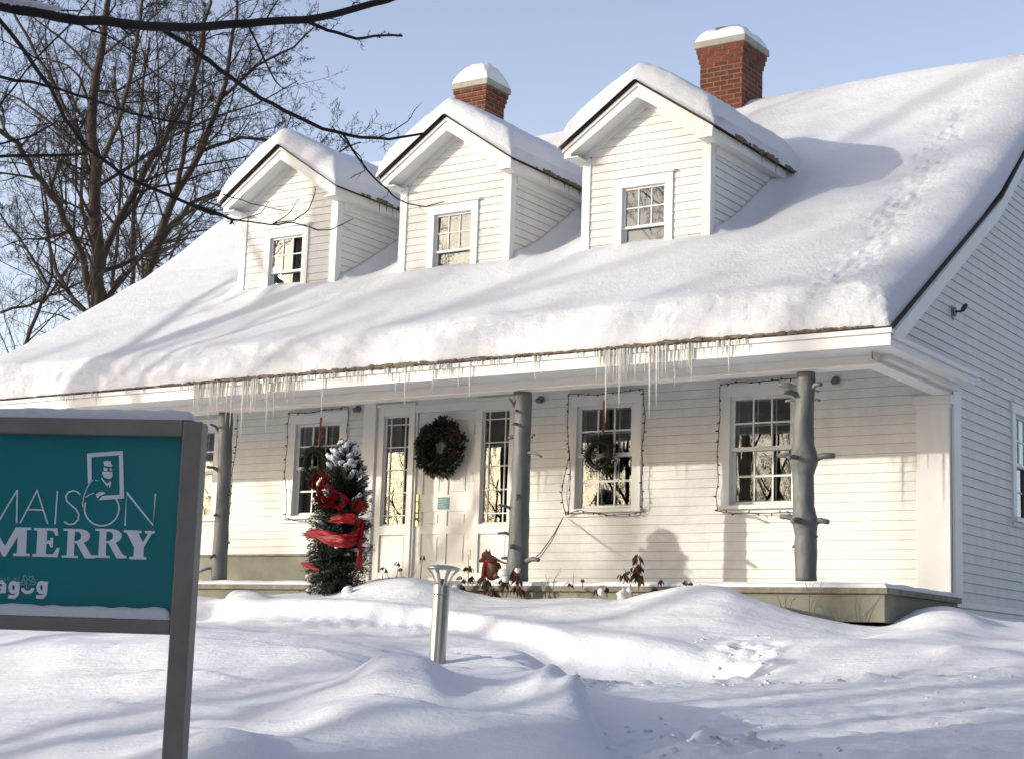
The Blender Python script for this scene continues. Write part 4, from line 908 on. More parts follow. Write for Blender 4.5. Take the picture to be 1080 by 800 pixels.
# ------------------------------------------------------------------ bollard lamp
s_ = 12.4; top_ = at(467.5, 596, s_); ft = at(460.2, 712, s_); up = V((0, 0, 1))
base_p = V((ft.x, ft.y, gz(ft.x, ft.y)-.3)); tilt = (top_-ft).normalized()
bol = thing('bollard_light', base_p, 'brushed steel bollard lamp standing in the snow bank', 'lamp')
R0 = .061; colz = (top_-ft).length
mb = MB(); b1 = ft+tilt*(colz-.215); mb.tube([ft-tilt*.5, b1], R0, 28, cap=False); mb.build('tube', 'steel', bol, smooth=True)
mb = MB(); mb.tube([b1+tilt*.003, b1+tilt*.006, b1+tilt*.075, b1+tilt*.078], [R0*.97, R0*1.02, R0*1.02, R0*.6], 28); mb.build('collar', 'steel', bol, smooth=False, bevel=.002)
ax1 = tilt.orthogonal().normalized(); ax2 = tilt.cross(ax1)
for k in range(8):
    a = 2*PI*k/8+.2; o_ = ax1*math.cos(a)+ax2*math.sin(a); sd_ = tilt.cross(o_)
    P = [b1+tilt*.07+o_*R0*.9, b1+tilt*.11+o_*R0*1.0, b1+tilt*.15+o_*R0*1.3, b1+tilt*.19+o_*R0*1.95]
    mb = MB()
    for i in range(3):
        p, q = P[i], P[i+1]; wv = sd_*(.012, .0075, .009, .013)[i]; wq = sd_*(.012, .0075, .009, .013)[i+1]; th = o_*.005
        n = len(mb.v); mb.v += [tuple(v) for v in (p-wv-th, p+wv-th, p+wv+th, p-wv+th, q-wq-th, q+wq-th, q+wq+th, q-wq+th)]
        mb.f += [tuple(n+j for j in f) for f in ((0, 1, 5, 4), (1, 2, 6, 5), (2, 3, 7, 6), (3, 0, 4, 7), (0, 3, 2, 1), (4, 5, 6, 7))]
    mb.build('rib', 'steel', bol, smooth=False)
mb = MB(); P = []; R_ = []
for z, r in ((.188, .0), (.188, .118), (.191, .128), (.196, .130), (.203, .122), (.212, .095), (.220, .05), (.222, .0)): P.append(b1+tilt*z); R_.append(max(r, .001))
mb.tube(P, R_, 32); mb.build('cap', 'steel', bol, smooth=True)
mb = MB(); mb.tube([b1+tilt*.07, b1+tilt*.12], [.02, .012], 10); mb.build('lamp_holder', 'lampgrey', bol)

# ------------------------------------------------------------------ squirrel figurine (one continuous body)
SQ = on(517, 610, 1, -1.9); SQ.z = -.045
def remeshed(name, mb, mat, parent, voxel):
    o = mb.build(name, mat, parent); r = o.modifiers.new('r', 'REMESH'); r.mode = 'VOXEL'; r.voxel_size = voxel
    s = o.modifiers.new('s', 'SMOOTH'); s.iterations = 2; s.factor = .5
    dg = bpy.context.evaluated_depsgraph_get(); me = bpy.data.meshes.new_from_object(o.evaluated_get(dg)); o.modifiers.clear(); o.data = me
    me.polygons.foreach_set('use_smooth', [True]*len(me.polygons)); return o
sq = thing('squirrel_figurine', SQ, 'rust brown squirrel figurine in a red scarf on the deck edge by the slim post', 'figurine')
def S(px, py, dy=0): return on(px, py, 1, -1.9+dy)
mb = MB(); c = .0087
mb.ball(S(519, 602), (.085, .08, .10), 12, 9); mb.ball(S(518, 592), (.062, .06, .07), 12, 9); mb.ball(S(513, 585, -.01), (.062, .042, .045), 12, 9); mb.ball(S(509, 590, -.01), (.035, .03, .028), 10, 8); mb.ball(S(507, 591, -.015), (.02, .02, .02), 8, 6)
mb.tube([S(513, 583, -.02), S(512.5, 577, -.02)], [.017, .003], 8); mb.tube([S(516, 584, .015), S(517, 578, .015)], [.018, .003], 8)
mb.tube([S(519, 587), S(525, 590), S(531, 593), S(536, 594)], [.022, .016, .012, .012], 8)
mb.ball(S(511, 604, -.06), (.03, .05, .03), 8, 6); mb.ball(S(524, 607, -.05), (.04, .05, .03), 8, 6); mb.ball(S(513, 597, -.05), (.025, .03, .05), 8, 6)
mb.ball(S(525, 601, .06), (.045, .04, .09), 10, 8)
remeshed('body', mb, 'fur', sq, .008)
mb = MB(); pts = [S(518, 590.5)+V((math.cos(a)*.062, math.sin(a)*.058, .010*math.sin(a))) for a in np.linspace(0, 2*PI, 17)]
mb.tube(pts, .019, 8, cap=False); mb.tube([S(512, 592, -.05), S(511, 598, -.075), S(510, 607, -.08), S(509, 613, -.08)], [.02, .027, .028, .02], 8); mb.build('scarf', 'ribbon', sq, smooth=True)
mb = MB(); mb.ball(S(511.5, 585.5, -.052), .006, 6, 5); mb.build('eye', 'metal_dark', sq)

# ------------------------------------------------------------------ dead garden plants along the deck
PG = 'dead garden stalks along the deck'
def dead_plant(stems, leaves, label, y=-2.3, snow=()):
    b = on(stems[0][0][0], stems[0][0][1], 1, y); t = thing('dead_plant', b, label, 'plant', PG); mb = MB()
    for st in stems: mb.tube([on(a, c_, 1, y+.02*math.sin(a)) for a, c_ in st], [.005]*(len(st)-1)+[.002], 4)
    mb.build('stem', 'stem', t); mb = MB(); rnd = random.Random(int(stems[0][0][0]))
    for (a, c_, L) in leaves:
        p = on(a, c_, 1, y)
        for k in range(8):
            d = V((rnd.uniform(-.6, .6), rnd.uniform(-.6, .6), -1)).normalized(); w_ = d.cross(V((rnd.uniform(-1, 1), -1, 0))).normalized()*L*.13; o_ = V((rnd.uniform(-.01, .01), rnd.uniform(-.02, .02), L*.45+rnd.uniform(-.01, .01)))
            cu = V((rnd.uniform(-.02, .02), 0, 0)); n = len(mb.v)
            q0, q1, q2 = p+o_, p+o_+d*L*.5+cu, p+o_+d*L
            mb.quad(q0, q1+w_, q2, q1-w_); mb.quad(q0, q1+w_*.3+V((0, .008, 0)), q2, q1-w_*.2+V((0, -.008, 0)))
    mb.build('leaves', 'deadleaf', t)
    for (a, c_, r) in snow:
        m2 = MB(); m2.ball(on(a, c_, 1, y-.02), (r*1.1, r, r), 9, 7, .5); tag(m2.build('plant_snow', 'smallsnow', None, smooth=True), 'blob of snow on the '+' '.join(label.split()[:9]), 'snow', kind='stuff')
    return t
dead_plant([[(404, 612), (403, 603)], [(411, 612), (408, 604)]], [(404, 599, .05), (407, 602, .05)], 'lowest dark seed heads before the left sidelight', -2.5)
dead_plant([[(418, 610), (420, 596)], [(424, 608), (422, 600)]], [(420, 595, .06), (422.5, 600, .05)], 'pair of drooping dark seed heads before the door', -2.5)
dead_plant([[(443, 616), (444, 600), (446, 588)], [(430, 614), (438, 602)]], [(446, 588, .06)], 'single tall stalk with one dark head left of the bollard cap', -2.5)
dead_plant([[(493, 626), (494, 605), (494, 584)], [(496, 620), (500, 612)]], [(495, 600, .09), (491, 600, .06), (498, 610, .09)], 'thin upright stalk with curled leaves between bollard and squirrel', -2.3)
dead_plant([[(484, 628), (484, 612)], [(480, 628), (478, 615)]], [(484, 609, .06), (486, 620, .11), (489, 613, .07)], 'brown bent plant just right of the bollard', -2.3, [(480, 622, .06)])
dead_plant([[(516, 630), (515, 615)], [(519, 630), (520, 616)]], [(509, 612, .13), (512, 622, .12), (519, 624, .13), (522, 628, .10), (514, 616, .12), (526, 630, .08)], 'dark dangling leaf clump below the squirrel', -2.35, [])
dead_plant([[(534, 630), (534, 612)]], [(531, 618, .12), (534, 614, .13), (529, 613, .08), (537, 609, .07)], 'snow-topped wilted plant between squirrel and slim post', -2.3, [(531, 605, .055), (533, 610, .04)])
dead_plant([[(545, 630), (545, 608)], [(550, 632), (551, 615)]], [(543, 606, .13), (546, 613, .13), (548, 624, .13), (543, 622, .1)], 'wilted plant at the foot of the slim post', -2.3, [(546, 601, .03)])
dead_plant([[(674, 634), (673, 605), (672, 588)], [(668, 634), (664, 612), (658, 598)]], [(672, 590, .13), (674, 600, .12), (671, 608, .14), (677, 612, .12), (659, 609, .12), (654, 608, .06), (663, 604, .05), (669, 601, .07)], 'tallest clump of curled brown leaves right of the plain wreath window sill', -2.3, [(657, 627, .055), (634, 624, .035), (664, 622, .03)])
dead_plant([[(614, 622), (615, 612)]], [(615, 612, .05)], 'tiny dark head below the plain wreath window', -2.2)
dead_plant([[(600, 626), (601, 616)], [(604, 626), (605, 603)]], [(601, 617, .06)], 'small sprig left of the tiny head below the window', -2.2)
dead_plant([[(697, 634), (698, 614)]], [(697, 614, .07), (686, 628, .12), (690, 624, .10)], 'brown wilted sprig right of the tallest clump', -2.2)
dead_plant([[(726, 628), (726, 615)]], [(724, 615, .06), (728, 616, .05)], 'little dark twin heads in the deck edge snow', -2.2)
dead_plant([[(739, 622), (739, 615)]], [(739, 618, .05)], 'smallest dark head near the snow mound crest', -2.2)
dead_plant([[(630, 630), (628, 620)], [(640, 630), (639, 622)]], [(628, 624, .07), (640, 622, .07)], 'low brown leaves in front of the deck edge', -2.25)
def bare_shrub(base_, tips, label, y):
    b = on(*base_, 1, y); t = thing('bare_shrub', b, label, 'shrub', 'bare twigs by the deck corner'); mb = MB()
    for x1, y1 in tips:
        e = on(x1, y1, 1, y+random.uniform(-.1, .1)); m_ = b.lerp(e, .5)+V((random.uniform(-.03, .03), 0, .02)); mb.tube([b-V((0, 0, .1)), m_, e], [.004, .003, .0015], 4)
        mb.tube([m_, m_.lerp(e, .6)+V((.04, 0, .02))], [.002, .001], 4)
    mb.build('twigs', 'stem', t)
bare_shrub((854, 648), [(848, 610), (858, 615), (870, 602), (874, 622), (862, 628)], 'tallest bare reddish twigs in front of the knobbly post', -2.4)
bare_shrub((830, 645), [(812, 617), (826, 625), (842, 627)], 'bare twigs left of the tallest twigs at the deck corner', -2.4)
bare_shrub((884, 654), [(876, 628), (891, 625), (880, 640), (900, 640)], 'bare twigs nearest the deck corner', -2.4)
bare_shrub((582, 628), [(575, 605), (585, 610), (592, 598), (600, 612), (570, 612)], 'fine pale twigs right of the slim post', -2.25)

# ------------------------------------------------------------------ sign
SYAW = math.radians(27.0)
sn = V((math.sin(SYAW), -math.cos(SYAW), 0)); su = V((math.cos(SYAW), math.sin(SYAW), 0)); sv = V((0, 0, 1))
SO = at(194, 560, 6.4)
def sp_(x, y, off=0.0):
    d = V(ray(x, y)); c = V(CAM); o = SO+sn*off; t = (o-c).dot(sn)/d.dot(sn); p = c+d*t-SO; return (p.dot(su), p.dot(sv))
u_r, ztop = sp_(194, 456); _, zbot = sp_(178, 652.5); u_r = (sp_(194, 456)[0]+sp_(181, 650)[0])/2
u_l = u_r-1.42; FW = .075
_, zt = sp_(100, 441.5); _, zb = sp_(90, 666)
px0 = SO+su*(u_r+FW/2); gpost = V((px0.x, px0.y, gz(px0.x, px0.y)-.3))
sign = thing('sign', gpost, 'teal town hall style sign MAISON MERRY in a dark grey metal frame', 'sign')
sign['label'] = 'teal MAISON MERRY sign in a dark grey metal frame, nearest thing at left'
sfr = (SO, su, sv, sn); zg = gpost.z-SO.z
for a, b in ((u_r, u_r+FW), (u_l-FW, u_l)):
    mb = MB(); mb.prism([(a, zg), (b, zg), (b, zt-.004), (a, zt-.004)], sfr, -.065, .022); mb.build('post', 'signframe', sign, bevel=.008)
mb = MB(); mb.prism([(u_l, zt-.062), (u_r, zt-.062), (u_r, zt), (u_l, zt)], sfr, -.063, .020); mb.build('top_rail', 'signframe', sign, bevel=.006)
mb = MB(); mb.prism([(u_l, zb), (u_r, zb), (u_r, zb+.052), (u_l, zb+.052)], sfr, -.063, .020); mb.build('bottom_rail', 'signframe', sign, bevel=.006)
mb = MB(); mb.prism([(u_l, zb+.052), (u_r, zb+.052), (u_r, zt-.062), (u_l, zt-.062)], sfr, -.07, -.02); panel = mb.build('sign_panel', 'teal', sign)
OFF = -.02
def P2(pts): return [sp_(x, y, OFF) for x, y in pts]
LIFT = [0]
def poly(mb, pts, lift=0):
    LIFT[0] = (LIFT[0]+1) % 40; lift = lift+LIFT[0]*.00004; mb.prism(P2(pts), sfr, OFF+.0005+lift, OFF+.0025+lift)
def stroke(mb, pts, w_, lift=0):
    q = [V(a) for a in P2(pts)]; W_ = w_*6.4/F_PX/2; n = len(q); L_, R_ = [], []
    for i in range(n):
        d = (q[min(i+1, n-1)]-q[max(i-1, 0)]).normalized(); nn = V((-d.y, d.x)); k = 1.0
        if 0 < i < n-1:
            d1 = (q[i]-q[i-1]).normalized(); k = 1/max(.45, abs(V((-d1.y, d1.x)).dot(nn)))
        L_.append(tuple(q[i]+nn*W_*k)); R_.append(tuple(q[i]-nn*W_*k))
    LIFT[0] = (LIFT[0]+1) % 40; lift = lift+LIFT[0]*.00004
    for i in range(n-1): mb.prism([L_[i], L_[i+1], R_[i+1], R_[i]], sfr, OFF+.0005+lift, OFF+.0025+lift)
def arc(cx_, cy_, rx, ry, a0, a1, n=20, sk=0): return [(cx_+rx*math.cos(math.radians(a)), cy_-ry*math.sin(math.radians(a))) for a in np.linspace(a0, a1, n)]
k_ = 220/800; Q = lambda x, y: (x*k_, 440+y*k_)            # coordinates read from the 800 px enlargement
mb = MB(); wq = 1.5
stroke(mb, [Q(-62, 400), Q(-52, 280)], wq); stroke(mb, [Q(-52, 280), Q(0, 390), Q(67, 277)], wq); stroke(mb, [Q(67, 277), Q(64, 404)], wq)
stroke(mb, [Q(78, 404), Q(143, 279), Q(184, 407)], wq); stroke(mb, [Q(104, 352), Q(167, 354)], wq); stroke(mb, [Q(221, 281), Q(212, 408)], wq)
stroke(mb, [Q(308, 294), Q(297, 284), Q(281, 280), Q(264, 285), Q(254, 300), Q(256, 318), Q(272, 334), Q(292, 350), Q(303, 370), Q(300, 392), Q(284, 407), Q(264, 409), Q(246, 398)], wq)
stroke(mb, [(a, b) for a, b in [Q(391+66*math.cos(math.radians(t)), 348-66*math.sin(math.radians(t))) for t in np.linspace(160, 395, 30)]], wq)
stroke(mb, [Q(480, 414), Q(487, 287), Q(588, 413), Q(597, 291)], wq)
mb.build('thin_lettering', 'white', sign)
mb = MB()
def rect(x0, y0, x1, y1, sk=.0): poly(mb, [Q(x0, y0), Q(x1, y0+sk*(x1-x0)), Q(x1, y1+sk*(x1-x0)), Q(x0, y1)])
# M
for a in (-72, 55): pass
poly(mb, [Q(-70, 418), Q(-22, 418), Q(20, 492), Q(62, 420), Q(121, 421), Q(121, 430), Q(104, 431), Q(101, 520), Q(115, 521), Q(115, 531), Q(52, 530), Q(52, 520), Q(66, 519), Q(69, 455), Q(22, 532), Q(12, 532), Q(-38, 440), Q(-40, 520), Q(-25, 521), Q(-25, 530), Q(-75, 530), Q(-75, 520), Q(-60, 519), Q(-57, 430), Q(-70, 429)])
# E
poly(mb, [Q(132, 422), Q(221, 424), Q(225, 452), Q(214, 452), Q(205, 434), Q(182, 432), Q(180, 471), Q(192, 470), Q(196, 460), Q(205, 460), Q(203, 497), Q(194, 497), Q(190, 484), Q(179, 483), Q(177, 524), Q(204, 523), Q(220, 498), Q(230, 499), Q(221, 535), Q(124, 532), Q(125, 523), Q(140, 521), Q(145, 434), Q(131, 431)])
def serifR(x):
    poly(mb, [Q(x+20, 425), Q(x+46, 426), Q(x+42, 536), Q(x+14, 535)])
    poly(mb, [Q(x+2, 425), Q(x+46, 426), Q(x+46, 435), Q(x+2, 433)]); poly(mb, [Q(x-4, 527), Q(x+58, 529), Q(x+58, 538), Q(x-4, 536)])
    poly(mb, [Q(x+45, 426), Q(x+70, 427), Q(x+92, 433), Q(x+103, 445), Q(x+104, 458), Q(x+96, 471), Q(x+78, 480), Q(x+45, 481), Q(x+45, 473), Q(x+58, 471), Q(x+69, 463), Q(x+71, 449), Q(x+64, 438), Q(x+45, 436)])
    poly(mb, [Q(x+52, 479), Q(x+80, 478), Q(x+108, 526), Q(x+122, 530), Q(x+122, 539), Q(x+84, 539)])
serifR(242); serifR(364)
poly(mb, [Q(476, 430), Q(544, 433), Q(543, 442), Q(532, 443), Q(549, 478), Q(569, 444), Q(557, 442), Q(557, 433), Q(595, 434), Q(594, 443), Q(583, 445), Q(553, 495), Q(551, 532), Q(562, 535), Q(562, 544), Q(497, 542), Q(497, 533), Q(513, 532), Q(515, 496), Q(487, 441), Q(475, 439)])
mb.build('serif_lettering', 'white', sign)
# town logo
mb = MB(); k2 = 60/1067; q2 = lambda x, y: (x*k2, 595+y*k2)
def s2(p, w_): stroke(mb, [q2(*a) for a in p], w_*k2)
def ring(cx_, cy_, rx, ry, w_, a0=0, a1=360): s2([(cx_+rx*math.cos(math.radians(t)), cy_-ry*math.sin(math.radians(t))) for t in np.linspace(a0, a1, 26)], w_)
def gg(x):
    ring(x-32, 425, 60, 88, 70); s2([(x+55, 320), (x+50, 470), (x+35, 560), (x-10, 605), (x-130, 600)], 62)
s2([(-60, 330), (40, 325), (85, 370), (85, 530)], 66); ring(10, 470, 55, 42, 52)
gg(290); gg(815); s2([(840, 335), (905, 335)], 40); ring(525, 430, 96, 90, 62, 185, 355)
ring(-210, 425, 62, 85, 60); 
s2([(-620, 530), (-620, 240), (-520, 440), (-420, 240), (-420, 530)], 60); s2([(-330, 340), (-260, 335)], 40)
mb.build('town_lettering', 'white', sign)
mb = MB()
def leafshape(cx_, cy_, L, w_, ang):
    P = []
    for t in np.linspace(0, 2*PI, 17):
        u, v_ = math.cos(t)*L/2, math.sin(t)*w_/2*(1-.0*math.cos(t)); P.append((cx_+u*math.cos(ang)-v_*math.sin(ang), cy_-(u*math.sin(ang)+v_*math.cos(ang))))
    s2(P, 18)
leafshape(480, 255, 110, 60, math.radians(105)); leafshape(590, 255, 110, 60, math.radians(50)); leafshape(430, 350, 110, 50, math.radians(170)); leafshape(620, 345, 110, 50, math.radians(10))
for x, y in ((425, 285), (540, 210), (650, 285)): mb.ball(SO+su*sp_(*q2(x, y), OFF)[0]+sv*sp_(*q2(x, y), OFF)[1]+sn*(OFF+.001), (.0035, .0035, .0035), 8, 6)
s2([(510, 320), (505, 450)], 16); s2([(545, 460), (550, 380)], 16)
for i, st in enumerate(([(-45, 240), (-30, 290), (-15, 240)], [(5, 240), (5, 290)], [(40, 240), (40, 290), (65, 290)], [(95, 240), (95, 290), (120, 290)], [(190, 240), (150, 240), (150, 290), (190, 290)], [(150, 265), (180, 265)], [(270, 240), (270, 290), (300, 280), (305, 250), (270, 240)], [(375, 240), (340, 240), (340, 290), (375, 290)], [(340, 265), (365, 265)])): s2(st, 9)
mb.build('town_emblem', 'paleteal', sign)
# portrait emblem
k3 = 60/738; q3 = lambda x, y: (80+x*k3, 465+y*k3); mb = MB()
def p3(p): poly(mb, [q3(*a) for a in p])
p3([(148, 155), (612, 122), (612, 180), (205, 205), (205, 500), (155, 555)]) if False else None
p3([(148, 155), (612, 122), (570, 178), (205, 203)]); p3([(612, 122), (628, 738), (572, 690), (562, 178)]); p3([(148, 155), (205, 203), (208, 495), (160, 552)]); p3([(628, 738), (300, 762), (345, 706), (572, 690)])
p3([(362, 262), (400, 250), (455, 256), (460, 290), (478, 310), (470, 330), (420, 325), (372, 318)]); p3([(362, 335), (400, 345), (420, 365), (392, 385), (366, 378)]); p3([(436, 345), (462, 350), (475, 375), (450, 382)])
p3([(348, 385), (372, 392), (400, 388), (440, 396), (475, 392), (480, 440), (462, 475), (420, 486), (372, 470), (345, 420)]); p3([(330, 470), (345, 470), (385, 530), (420, 545), (450, 510), (458, 540), (445, 610), (430, 560), (418, 560), (412, 595), (390, 560), (340, 500)])
p3([(262, 690), (300, 660), (350, 652), (390, 668), (350, 690), (320, 700), (285, 740), (272, 720)])
stroke(mb, [q3(*a) for a in ((225, 500), (180, 545), (140, 620), (110, 700), (92, 800), (95, 850))], .9); stroke(mb, [q3(*a) for a in ((130, 725), (180, 690), (240, 670))], .9); stroke(mb, [q3(*a) for a in ((255, 500), (290, 512))], 1.0)
mb.build('portrait_emblem', 'white', sign)
# snow on the sign
def strip_snow(a, b, z, d0, d1, h, name, label, taper=True):
    n = int((b-a)/.01); mb = MB(); prof = 9; rows_ = []
    for i in range(n+1):
        u = a+(b-a)*i/n; e = math.sqrt(max(0, 1-max(0, 1-(min(u-a, b-u))/.03)**2)); hh = h*(1+.30*noise.noise((u*4, 1, h*50))+.15*noise.noise((u*17, 3, h*9)))*e+.0005; r = []
        for k in range(prof):
            t = k/(prof-1); an = PI*t; d = (d0+d1)/2+(d1-d0)/2*math.cos(an)*(1 if hh > .002 else .9); r.append(tuple(SO+su*u+sn*d+sv*(z+hh*math.sin(an)**.6)))
        rows_.append(r)
    for r in rows_: mb.v += r
    for i in range(n):
        for k in range(prof-1): q = i*prof+k; mb.f.append((q, q+1, q+prof+1, q+prof))
    tag(mb.build(name, 'smallsnow', None, smooth=True), label, 'snow', kind='stuff')
strip_snow(u_l-.05, u_r+.03, zt+.001, -.06, .008, .038, 'sign_snow', 'low strip of snow along the top of the sign frame')
strip_snow(u_l+.002, u_r-.002, zb+.053, -.019, .016, .040, 'sign_snow', 'strip of snow lying on the lower rail of the sign')

# ------------------------------------------------------------------ trees
def jag(P, rnd, amp):
    out = [P[0]]
    for a, b in zip(P[:-1], P[1:]):
        n = 3; d = (b-a).length
        for k in range(1, n+1):
            q = a.lerp(b, k/n)
            if k < n: q = q+V((rnd.uniform(-1, 1), rnd.uniform(-1, 1), rnd.uniform(-1, 1)))*amp*d
            out.append(q)
    return out
def shoots(mb, P, r0, r1, level, n, rnd, lf=.5, upb=.35, minr=.004, spread=(.5, 1.1), t0=.15, Lm=None, away=None):
    segl = [0]
    for a, b in zip(P[:-1], P[1:]): segl.append(segl[-1]+(b-a).length)
    L = Lm or segl[-1]
    for k in range(n):
        t = t0+(1-t0)*(k+rnd.random())/n; s = t*segl[-1]; i = max(0, min(len(P)-2, int(np.searchsorted(segl, s))-1)); f = (s-segl[i])/max(1e-6, segl[i+1]-segl[i])
        p = P[i].lerp(P[i+1], f); T = (P[i+1]-P[i]).normalized(); r = (r0+(r1-r0)*t)*rnd.uniform(.45, .7)
        if r < minr*.6: r = minr*.6
        side = T.orthogonal(); side = Matrix.Rotation(rnd.uniform(0, 2*PI), 3, T) @ side.normalized(); an = rnd.uniform(*spread)
        d = (T*math.cos(an)+side*math.sin(an)+V((0, 0, upb))).normalized()
        if away: d = (d+away*.3).normalized()
        l = L*lf*rnd.uniform(.5, 1.1)*(1-.45*t); Q_ = [p]; c = V(d); ns = 5 if level > 1 else 4
        for j in range(ns):
            c = (c+V((rnd.uniform(-.34, .34), rnd.uniform(-.34, .34), rnd.uniform(-.26, .32)))).normalized(); Q_.append(Q_[-1]+c*l/ns)
        rr = [r*(1-.75*j/ns) for j in range(ns+1)]
        mb.tube(Q_, rr, 5 if r > .03 else (4 if r > .012 else 3), cap=False)
        if level > 0: shoots(mb, Q_, rr[0], rr[-1], level-1, rnd.randint(5, 8), rnd, lf=.55, upb=upb*.8, minr=minr, spread=spread, t0=.12)
def bg_tree(limbs, s, label, seed, n=9, level=3, mat='bark', name='bare_tree', minr=.0085):
    """limbs: list of (photo points, width px start, width px end, depth shift, shoots)"""
    rnd = random.Random(seed); P0 = at(*limbs[0][0][0], s); bz = gz(P0.x, P0.y)-.3
    t = thing(name, (P0.x, P0.y, bz), label, 'tree', 'bare trees behind the house'); tr = MB(); cr = MB(); k = s*.98/F_PX
    for i, (pts, w0, w1, dd, ns) in enumerate(limbs):
        P = [at(a, b, s+dd*j/(len(pts)-1)) for j, (a, b) in enumerate(pts)]
        if i == 0: P = [V((P[0].x+.1, P[0].y, bz))]+P
        r0, r1 = w0/2*k, w1/2*k; J = jag(P, rnd, .035); n_ = len(J)
        tr.tube(J, [r0+(r1-r0)*(j/(n_-1)) for j in range(n_)], 9 if w0 > 6 else 6)
        shoots(cr, J, r0*.75, r1*.8, level, int(ns*2.6), rnd, lf=.46 if len(pts) > 3 else .62, upb=.13, spread=(.55, 1.25), minr=minr, t0=.3 if i == 0 else .12)
    tr.build('trunk', mat, t, smooth=True); cr.build('crown', 'twig', t)
    return t
bg_tree([([(102, 335), (104, 270), (100, 200), (97, 120), (106, 60), (114, 0), (118, -50)], 19, 4, 0, 9),
         ([(96, 310), (84, 262), (62, 215), (35, 182), (18, 150), (0, 138), (-30, 120)], 8, 4, -3, 7),
         ([(104, 290), (112, 262), (135, 215), (165, 160), (195, 110), (215, 50), (222, -20)], 9, 3, 3, 8),
         ([(102, 215), (88, 150), (60, 95), (30, 40), (0, -10)], 6, 2.5, 2, 7),
         ([(100, 180), (125, 130), (140, 70), (150, 0)], 6, 3, -2, 6)], 38, 'large bare tree whose thick trunk rises left of the dormers', 21)
bg_tree([([(152, 305), (168, 250), (185, 205), (212, 160), (232, 105), (243, 50), (250, 0)], 12, 3, 0, 8),
         ([(170, 255), (200, 215), (238, 200), (262, 190), (300, 165)], 6, 2, 3, 6),
         ([(186, 205), (195, 150), (205, 90), (215, 20)], 6, 2.5, -2, 6),
         ([(212, 160), (255, 145), (300, 150), (345, 165), (380, 150)], 4.5, 1.5, 1, 7),
         ([(232, 105), (270, 70), (310, 50), (330, 30)], 4, 1.5, 0, 6)], 42, 'leaning bare tree just left of the leftmost dormer', 5)
bg_tree([([(138, 312), (140, 250), (143, 180), (150, 110), (158, 40)], 6, 2.5, 0, 8), ([(140, 230), (160, 180), (185, 120), (200, 60)], 3.5, 1.5, 2, 6)], 46, 'slender bare tree standing between the two larger trunks', 15)
bg_tree([([(20, 380), (40, 330), (55, 290), (50, 220), (40, 150)], 5, 2, 0, 8), ([(50, 300), (20, 250), (-10, 210)], 3, 1.5, 0, 6), ([(45, 320), (80, 270), (95, 220)], 3, 1.5, 0, 6)], 50, 'thin bare tree low at the far left behind the roof edge', 25)
bg_tree([([(120, 345), (118, 300), (125, 230), (130, 150), (120, 70)], 5, 2, 0, 8), ([(0, 330), (40, 318), (80, 300), (110, 290)], 3, 2, 0, 6), ([(120, 300), (160, 260), (200, 245), (235, 240)], 3, 1.5, 0, 7), ([(124, 240), (85, 190), (60, 140)], 3, 1.5, 0, 6)], 55, 'farthest thin bare tree behind the two larger trunks', 35)

# near tree, left of the camera, whose boughs cross the top left corner
rnd = random.Random(77); NS = 5.6
NT = V((-3.2, -15.4, 0)); NT.z = gz(NT.x, NT.y)-.3
near = thing('bare_tree', NT, 'near dark tree reaching its boughs across the top left corner', 'tree', 'bare trees near the path')
trunkm = MB(); trunkm.tube([NT, NT+V((.1, 0, 2)), NT+V((.0, .1, 4)), NT+V((.3, .2, 6.5)), NT+V((.2, .1, 9.5))], [.26, .20, .17, .12, .05], 12); trunkm.build('trunk', 'dark_bark', near, smooth=True)
crown = MB()
BR = [([(-60, -18), (0, 6), (60, 18), (130, 25), (200, 29), (260, 25), (322, 21), (375, 9), (425, -6), (470, -22)], 11, 6, 0, NT+V((.05, .1, 3.4))),
      ([(322, 22), (345, 32), (376, 41), (395, 38), (424, 38)], 4, 2.2, 0, None),
      ([(168, 28), (200, 48), (232, 74), (265, 97), (300, 117), (340, 136), (380, 145), (410, 147), (446, 141)], 5.5, 2.4, .3, None),
      ([(362, 142), (375, 163), (395, 188), (414, 206), (430, 215), (449, 218), (468, 213)], 2.3, 1.0, .3, None),
      ([(395, 146), (412, 140), (430, 128), (440, 113)], 1.4, .8, .3, None),
      ([(-50, -40), (0, 22), (30, 60), (55, 95), (68, 125), (90, 155), (130, 185), (180, 207), (225, 226)], 4.5, 3, .9, NT+V((.05, .1, 3.0))),
      ([(225, 226), (255, 233), (285, 237), (310, 235), (335, 243), (350, 242), (372, 231)], 2.0, .9, .9, None),
      ([(200, 215), (232, 226), (246, 232), (243, 236)], 3.4, 2.2, .9, None),
      ([(288, 236), (310, 233), (325, 222), (332, 205), (332, 197)], 1.3, .7, .9, None), ([(252, 232), (275, 225), (283, 213)], 1.1, .6, .9, None), ([(290, 235), (305, 225), (315, 210)], 1.1, .6, .9, None),
      ([(235, 205), (265, 215), (298, 222), (305, 222)], 1.2, .6, .9, None),
      ([(-60, 70), (0, 81), (50, 91), (95, 104), (140, 120), (200, 131)], 3.6, 1.8, 1.1, NT+V((0, .1, 2.6))),
      ([(-60, 120), (0, 152), (35, 143), (60, 128), (90, 128)], 2.4, 1.3, 1.3, NT+V((0, .1, 2.4))),
      ([(-60, 168), (0, 165), (45, 164), (90, 162)], 3.2, 2.6, 1.0, NT+V((0, .1, 2.2))),
      ([(-40, 60), (0, 110), (40, 60), (80, 20), (100, -10)], 2.0, 1.5, 1.4, None),
      ([(262, 27), (275, 55), (290, 85), (297, 92), (300, 94)], 2.3, 1.0, 0, None), ([(350, 133), (380, 165), (385, 180), (370, 188)], 1.2, .7, .3, None),
      ([(262, 95), (258, 80), (282, 55), (300, 40)], 1.2, .6, .3, None)]
